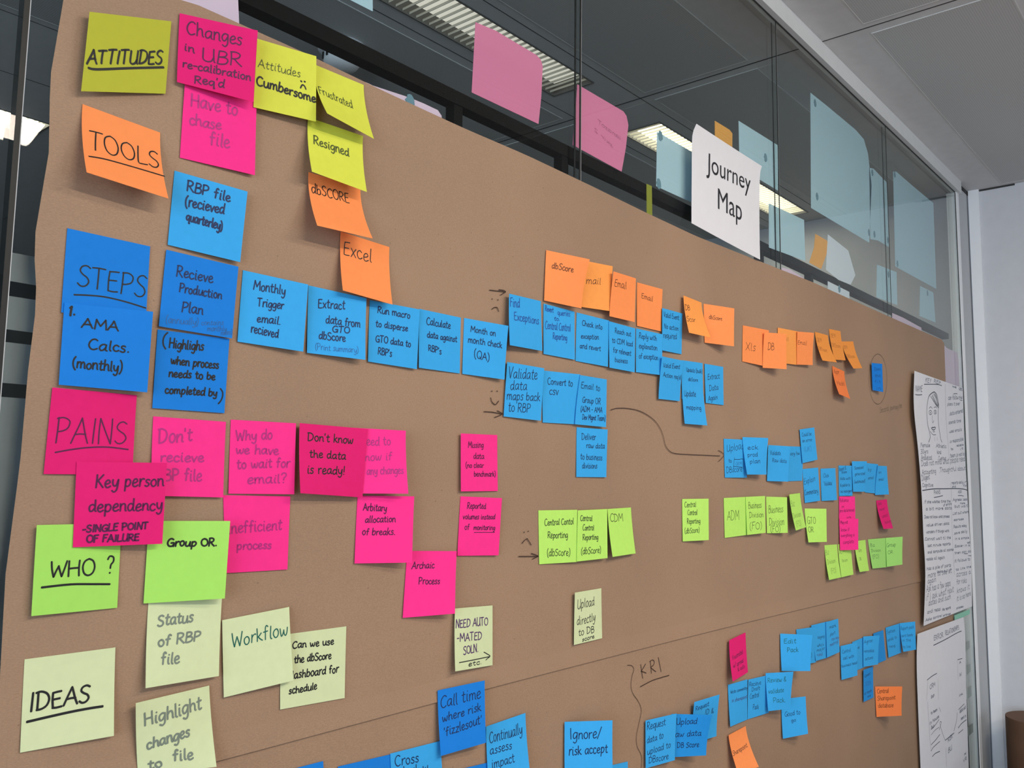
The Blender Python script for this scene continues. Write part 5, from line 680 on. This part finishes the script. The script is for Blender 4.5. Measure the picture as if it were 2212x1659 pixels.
# ------------------------------------------------------------------ the two flipchart sheets at the right
CHARTS = [
  ([[0,[2798.6,-13.0,1896.9],[3380.0,-7.0,1897.5]],[0.1,[2767.4,-17.0,1817.4],[3373.7,-7.0,1820.4]],[0.18,[2765.7,-18.0,1756.7],[3369.9,-7.0,1759.2]],[0.25,[2789.1,-15.0,1705.3],[3367.4,-7.0,1706.1]],[0.35,[2805.1,-15.0,1630.3],[3367.4,-7.0,1630.7]],[0.5,[2811.7,-17.0,1517.6],[3379.9,-7.0,1518.3]],[0.65,[2803.0,-20.0,1406.3],[3386.0,-7.0,1406.3]],[0.8,[2800.2,-22.0,1296.2],[3392.1,-7.0,1294.9]],[1,[2797.1,-13.0,1150.1],[3379.7,-7.0,1149.1]]],
   "upper white flipchart sheet with a drawn face and lists in pen",
   [[0.206,0.037,0.322,0.031,0.0189,"KEY"],[0.368,0.027,0.532,0.026,0.0177,"REP."],[0.028,0.079,0.154,0.074,0.0201,"NAME"],[0.76,0.02,0.848,0.016,0.0071,"THE"],[0.907,0.021,0.989,0.02,0.013,"USES"],[0.667,0.075,0.892,0.061,0.0166,"can follow"],[0.904,0.062,0.98,0.055,0.0142,"the"],[0.643,0.1,0.925,0.083,0.0142,".plans it over"],[0.689,0.14,0.991,0.11,0.0166,".data entered"],[0.659,0.18,0.94,0.157,0.0154,".spends time"],[0.66,0.22,0.952,0.198,0.0154,".uses emails"],[0.659,0.264,0.98,0.242,0.0154,".is responsible"],[0.812,0.278,0.976,0.266,0.0106,"reliable"],[0.679,0.298,0.735,0.295,0.0106,"to"],[0.893,0.292,0.967,0.285,0.0106,"it"],[0.651,0.33,1.023,0.312,0.0154,".team is not big"],[0.039,0.303,0.243,0.296,0.0166,".Female"],[0.353,0.295,0.585,0.291,0.0166,".Athletic"],[0.031,0.328,0.193,0.323,0.0166,".30yrs"],[0.378,0.321,0.465,0.319,0.0154,"kind"],[0.031,0.349,0.262,0.345,0.0166,".Analytical"],[0.386,0.344,0.561,0.34,0.0142,".Curious"],[0.011,0.456,0.243,0.455,0.0142,".Cognitive"],[0.646,0.444,0.922,0.439,0.0118,"reports daily"],[0.935,0.439,1.017,0.434,0.0095,"in"],[0.653,0.459,0.74,0.457,0.0095,"and"],[0.916,0.455,0.992,0.452,0.0095,"fix"],[0.25,0.485,0.388,0.483,0.0142,"PAINS"],[0.782,0.481,0.869,0.481,0.0118,"ASK"],[0.027,0.52,0.595,0.52,0.0118,".If she wastes time the"],[0.434,0.536,0.617,0.531,0.0106,"of errors"],[0.063,0.548,0.624,0.55,0.0118,"a bit more data"],[0.025,0.579,0.56,0.585,0.0118,".Does not know what process"],[0.062,0.612,0.546,0.615,0.0118,"value driven data"],[0.056,0.639,0.539,0.646,0.0118,"wonders if things work"],[0.011,0.666,0.567,0.677,0.0118,".Cannot wait til the"],[0.064,0.695,0.552,0.704,0.0118,"last minute reports"],[0.06,0.722,0.612,0.732,0.0118,"and compute all scores"],[0.021,0.749,0.411,0.758,0.0118,"reads all again"],[0.014,0.785,0.541,0.795,0.0118,".has a pile of parts"],[0.236,0.807,0.54,0.815,0.0118,"looks out of"],[0.64,0.515,0.99,0.514,0.0118,".Agrees less"],[0.817,0.53,0.929,0.53,0.0083,"more"],[0.682,0.544,1.025,0.544,0.0118,"but waits"],[0.624,0.575,1.005,0.571,0.0118,".List out where"],[0.649,0.602,0.879,0.601,0.0095,"across"],[0.629,0.633,0.94,0.632,0.0118,".Results easy"],[0.634,0.661,0.945,0.658,0.0118,".save daily"],[0.658,0.685,0.979,0.69,0.0106,"in a simple"],[0.929,0.713,1.004,0.712,0.0095,"tab"],[0.628,0.719,0.988,0.726,0.0106,".Easier in a"],[0.632,0.749,1.005,0.755,0.0106,"then can do"],[0.618,0.783,0.978,0.789,0.0118,"it follows to"],[0.645,0.82,0.991,0.822,0.0106,"to link the"],[0.056,0.944,0.313,0.951,0.0142,"and read"],[0.349,0.957,0.527,0.961,0.0118,"the reports"],[0.015,0.976,0.346,0.986,0.0142,".Asks control"],[0.37,0.989,0.523,0.994,0.0118,"entries"],[0.646,0.976,0.799,0.98,0.0118,"places"],[0.044,0.816,0.552,0.823,0.0224,"more to see at"],[0.046,0.838,0.215,0.839,0.0199,"again"],[0.012,0.866,0.526,0.871,0.0224,".Ask has a few gaps"],[0.019,0.895,0.591,0.898,0.0224,"if I ask what next"],[0.075,0.916,0.529,0.92,0.0209,"dates and such"],[0.655,0.846,0.978,0.849,0.0199,"across a"],[0.655,0.874,0.885,0.878,0.0199,"for risks"],[0.642,0.907,0.946,0.907,0.0209,".knows it"],[0.656,0.939,0.97,0.934,0.0209,"it is so here"],[0.02,0.377,1.0,0.337,0.0224,".Does not mind what people need"],[0.019,0.411,0.325,0.401,0.0199,".Accounting"],[0.392,0.398,1.001,0.378,0.0199,".Thoughtful about"],[0.009,0.434,0.183,0.426,0.0199,".Diligent"]],
   [[[[0.184,0.046],[0.415,0.031],[0.485,0.028],[0.532,0.029]],2.4],[[[0.029,0.091],[0.086,0.089],[0.149,0.084]],2.4],[[[0.783,0.047],[0.824,0.043],[0.87,0.041]],2.2],[[[0.933,0.063],[0.979,0.062]],2],[[[0.383,0.061],[0.326,0.07],[0.281,0.083],[0.258,0.104],[0.239,0.132],[0.233,0.17],[0.238,0.203],[0.255,0.23],[0.262,0.251],[0.222,0.276]],3.2],[[[0.383,0.061],[0.43,0.067],[0.454,0.08],[0.473,0.107],[0.465,0.12],[0.455,0.16],[0.457,0.197],[0.465,0.222],[0.473,0.247],[0.496,0.267]],3.2],[[[0.315,0.081],[0.362,0.094],[0.418,0.109],[0.472,0.118]],2.6],[[[0.372,0.068],[0.419,0.084],[0.458,0.11]],3],[[[0.35,0.073],[0.396,0.092],[0.452,0.112]],3],[[[0.395,0.067],[0.436,0.083],[0.47,0.107]],3.4],[[[0.338,0.078],[0.379,0.093],[0.441,0.113]],2.4],[[[0.419,0.069],[0.448,0.089],[0.47,0.116]],3],[[[0.336,0.145],[0.33,0.149],[0.319,0.153],[0.303,0.155],[0.288,0.155],[0.278,0.152],[0.275,0.148],[0.28,0.143],[0.292,0.139],[0.307,0.137],[0.322,0.138],[0.332,0.141],[0.336,0.145]],2],[[[0.425,0.138],[0.421,0.142],[0.411,0.145],[0.398,0.147],[0.386,0.147],[0.377,0.144],[0.374,0.14],[0.379,0.136],[0.389,0.133],[0.401,0.131],[0.414,0.132],[0.423,0.134],[0.425,0.138]],2],[[[0.297,0.148],[0.311,0.146]],3.2],[[[0.393,0.14],[0.407,0.138]],3.2],[[[0.283,0.13],[0.313,0.122],[0.345,0.127]],2],[[[0.377,0.122],[0.411,0.117],[0.434,0.121]],2],[[[0.335,0.158],[0.334,0.18],[0.343,0.188],[0.365,0.178]],1.8],[[[0.304,0.213],[0.324,0.209],[0.347,0.209],[0.369,0.206],[0.388,0.208],[0.368,0.216],[0.342,0.22],[0.32,0.218],[0.304,0.213]],3],[[[0.273,0.229],[0.321,0.24],[0.382,0.238]],1.8],[[[0.327,0.227],[0.345,0.228],[0.364,0.225]],2],[[[0.346,0.249],[0.348,0.267]],1.2],[[[0.401,0.248],[0.403,0.262]],1.2],[[[0.018,0.47],[0.239,0.464],[0.489,0.463],[0.739,0.462],[0.913,0.464],[1.004,0.469]],3],[[[0.246,0.498],[0.34,0.495],[0.435,0.491]],2.4],[[[0.778,0.492],[0.853,0.492],[0.908,0.495]],2.2],[[[0.849,0.756],[0.929,0.759]],2],[[[0.939,0.768],[1.007,0.771]],2],[[[0.608,0.017],[0.618,0.151],[0.626,0.251],[0.635,0.339]],1.0],[[[0.629,0.44],[0.611,0.577],[0.601,0.727],[0.613,0.835]],1.0],[[[1.037,0.431],[1.028,0.532]],2]]),
  ([[0,[2738.9,-12.0,1133.9],[3259.1,-8.0,1126.3]],[0.12,[2735.7,-9.0,1075.4],[3269.2,-8.0,1058.1]],[0.3,[2730.1,-9.0,993.2],[3258.2,-8.0,938.1]],[0.6,[2733.5,-9.0,790.8],[3247.2,-8.0,678.1]],[1,[2744.2,-9.0,528.0],[3243.5,-8.0,380.3]]],
   "lower white flipchart sheet with a small diagram under a heading",
   [[0.32,0.081,0.517,0.08,0.0236,"ERROR"],[0.559,0.078,0.872,0.071,0.0236,"RELATIONSHIPS"],[0.227,0.334,0.334,0.321,0.0213,"CRM"],[0.244,0.376,0.309,0.372,0.0118,"SAP"],[0.852,0.253,0.893,0.251,0.0095,"A"],[0.846,0.299,0.899,0.297,0.0118,"W"],[0.829,0.385,0.912,0.378,0.0083,"link"],[0.232,0.441,0.358,0.428,0.0106,"to team"],[0.2,0.479,0.388,0.454,0.0118,"in house"],[0.227,0.491,0.287,0.487,0.0095,"but"],[0.83,0.446,0.974,0.43,0.013,"data out"],[0.855,0.47,0.974,0.46,0.0106,"sent in"],[0.551,0.543,0.654,0.528,0.0142,"RISK"],[0.548,0.58,0.634,0.567,0.0166,"BU"],[0.872,0.614,0.957,0.601,0.0118,"VR"],[0.901,0.588,0.949,0.582,0.0106,"x"]],
   [[[[0.313,0.103],[0.557,0.096],[0.796,0.086],[0.922,0.084]],2.6],[[[0.181,0.289],[0.276,0.278],[0.371,0.271]],2.2],[[[0.813,0.233],[0.922,0.232]],2.2],[[[0.192,0.292],[0.161,0.379]],0.8],[[[0.391,0.291],[0.389,0.385]],0.8],[[[0.807,0.238],[0.821,0.314]],0.8],[[[0.809,0.433],[0.941,0.414]],2],[[[0.791,0.496],[0.864,0.482],[0.978,0.47]],2.4],[[[0.793,0.497],[0.792,0.492]],2.4],[[[0.787,0.514],[0.895,0.502]],2],[[[0.22,0.496],[0.281,0.487],[0.386,0.462]],2],[[[0.221,0.516],[0.295,0.5],[0.38,0.49]],1.4],[[[0.213,0.55],[0.312,0.532],[0.392,0.515]],2],[[[0.208,0.572],[0.258,0.558],[0.387,0.539]],2],[[[0.226,0.591],[0.288,0.58],[0.379,0.573]],2.2],[[[0.408,0.471],[0.431,0.473],[0.384,0.499]],2],[[[0.396,0.473],[0.41,0.487],[0.446,0.511],[0.499,0.537]],1.4],[[[0.778,0.443],[0.748,0.475],[0.689,0.505]],2],[[[0.499,0.536],[0.596,0.524],[0.693,0.512]],2.2],[[[0.395,0.417],[0.427,0.433]],1.2],[[[0.177,0.389],[0.194,0.53],[0.208,0.572]],0.8],[[[0.506,0.56],[0.502,0.633]],0.8]]),
]
TAPE = [[3.1594,1.1264],[3.265,1.1255],[3.3494,1.1274000000000002],[3.352,1.1425],[3.159,1.1417]]
M_PEN = mat('grey_pen', srgb(106,114,132), .6, noise=.06)
M_PEN2 = mat('dark_pen', srgb(52,60,78), .6, noise=.06)
for rows, label, texts, draw in CHARTS:
    surf = rows_surf(rows)
    o = tag(sheet('flipchart_sheet', surf, M_WHITEPAPER, 12, 40, .0003), label, 'paper sheet', 'white flipchart sheets at the right')
    r = random.Random(5); jobs = []
    for s0, t0, s1, t1, h, tx in texts:
        jobs.append([(st, .0022) for st in layout(tx, (s0, t0), (s1, t1), h, r)])
    if len(jobs) > 30: jobs = [[st for j in jobs for st in j]]          # closely written lists stay one part
    for j in jobs: ribbons(surf, j, 'handwriting', M_PEN, o)
    ribbons(surf, [(smooth_line([tuple(p) for p in pts], 4), w*.001) for pts, w in draw], 'ink_drawing', M_PEN2, o)
tag(MB().poly_plate(TAPE, -.0060, -.0056).build('green_tape', film('green_tape', srgb(176,232,212), .25, .3)), 'short strip of pale green tape between the two flipchart sheets', 'tape')

# ------------------------------------------------------------------ roll of brown paper standing in the corner
M_TABLE = mat('table_top', srgb(150,122,92), .45, noise=.06, nscale=14)
t = tag(empty('meeting_table', (1.4, -1.0, 0)), 'long meeting table standing in front of the glass wall', 'table')
MB().box(-1.9, 1.9, -.62, .64, .71, .74).build('table_top', M_TABLE, t)
for sx in (-1.75, 1.75):
    for sy in (-.5, .5): MB().box(sx-.03, sx+.03, sy-.03, sy+.03, 0, .71).build('leg', M_JAMB, t)
t = tag(empty('kraft_paper_roll', (3.44, -.182, 0)), 'thick roll of brown kraft paper standing on end in the right corner', 'paper roll')
MB().lathe(0, 0, [(.0995, 0), (.1, .004), (.1, .796), (.0995, .80), (.028, .80), (.028, .79)], 64, True, False).build('paper_winding', mat('roll_paper', srgb(98,72,54), .7, noise=.06, nscale=20), t, False)
MB().lathe(0, 0, [(.022, .76), (.022, .802), (.028, .802), (.028, .76)], 40, False, False).build('cardboard_core', mat('core_board', srgb(176,146,110), .8, noise=.05), t)
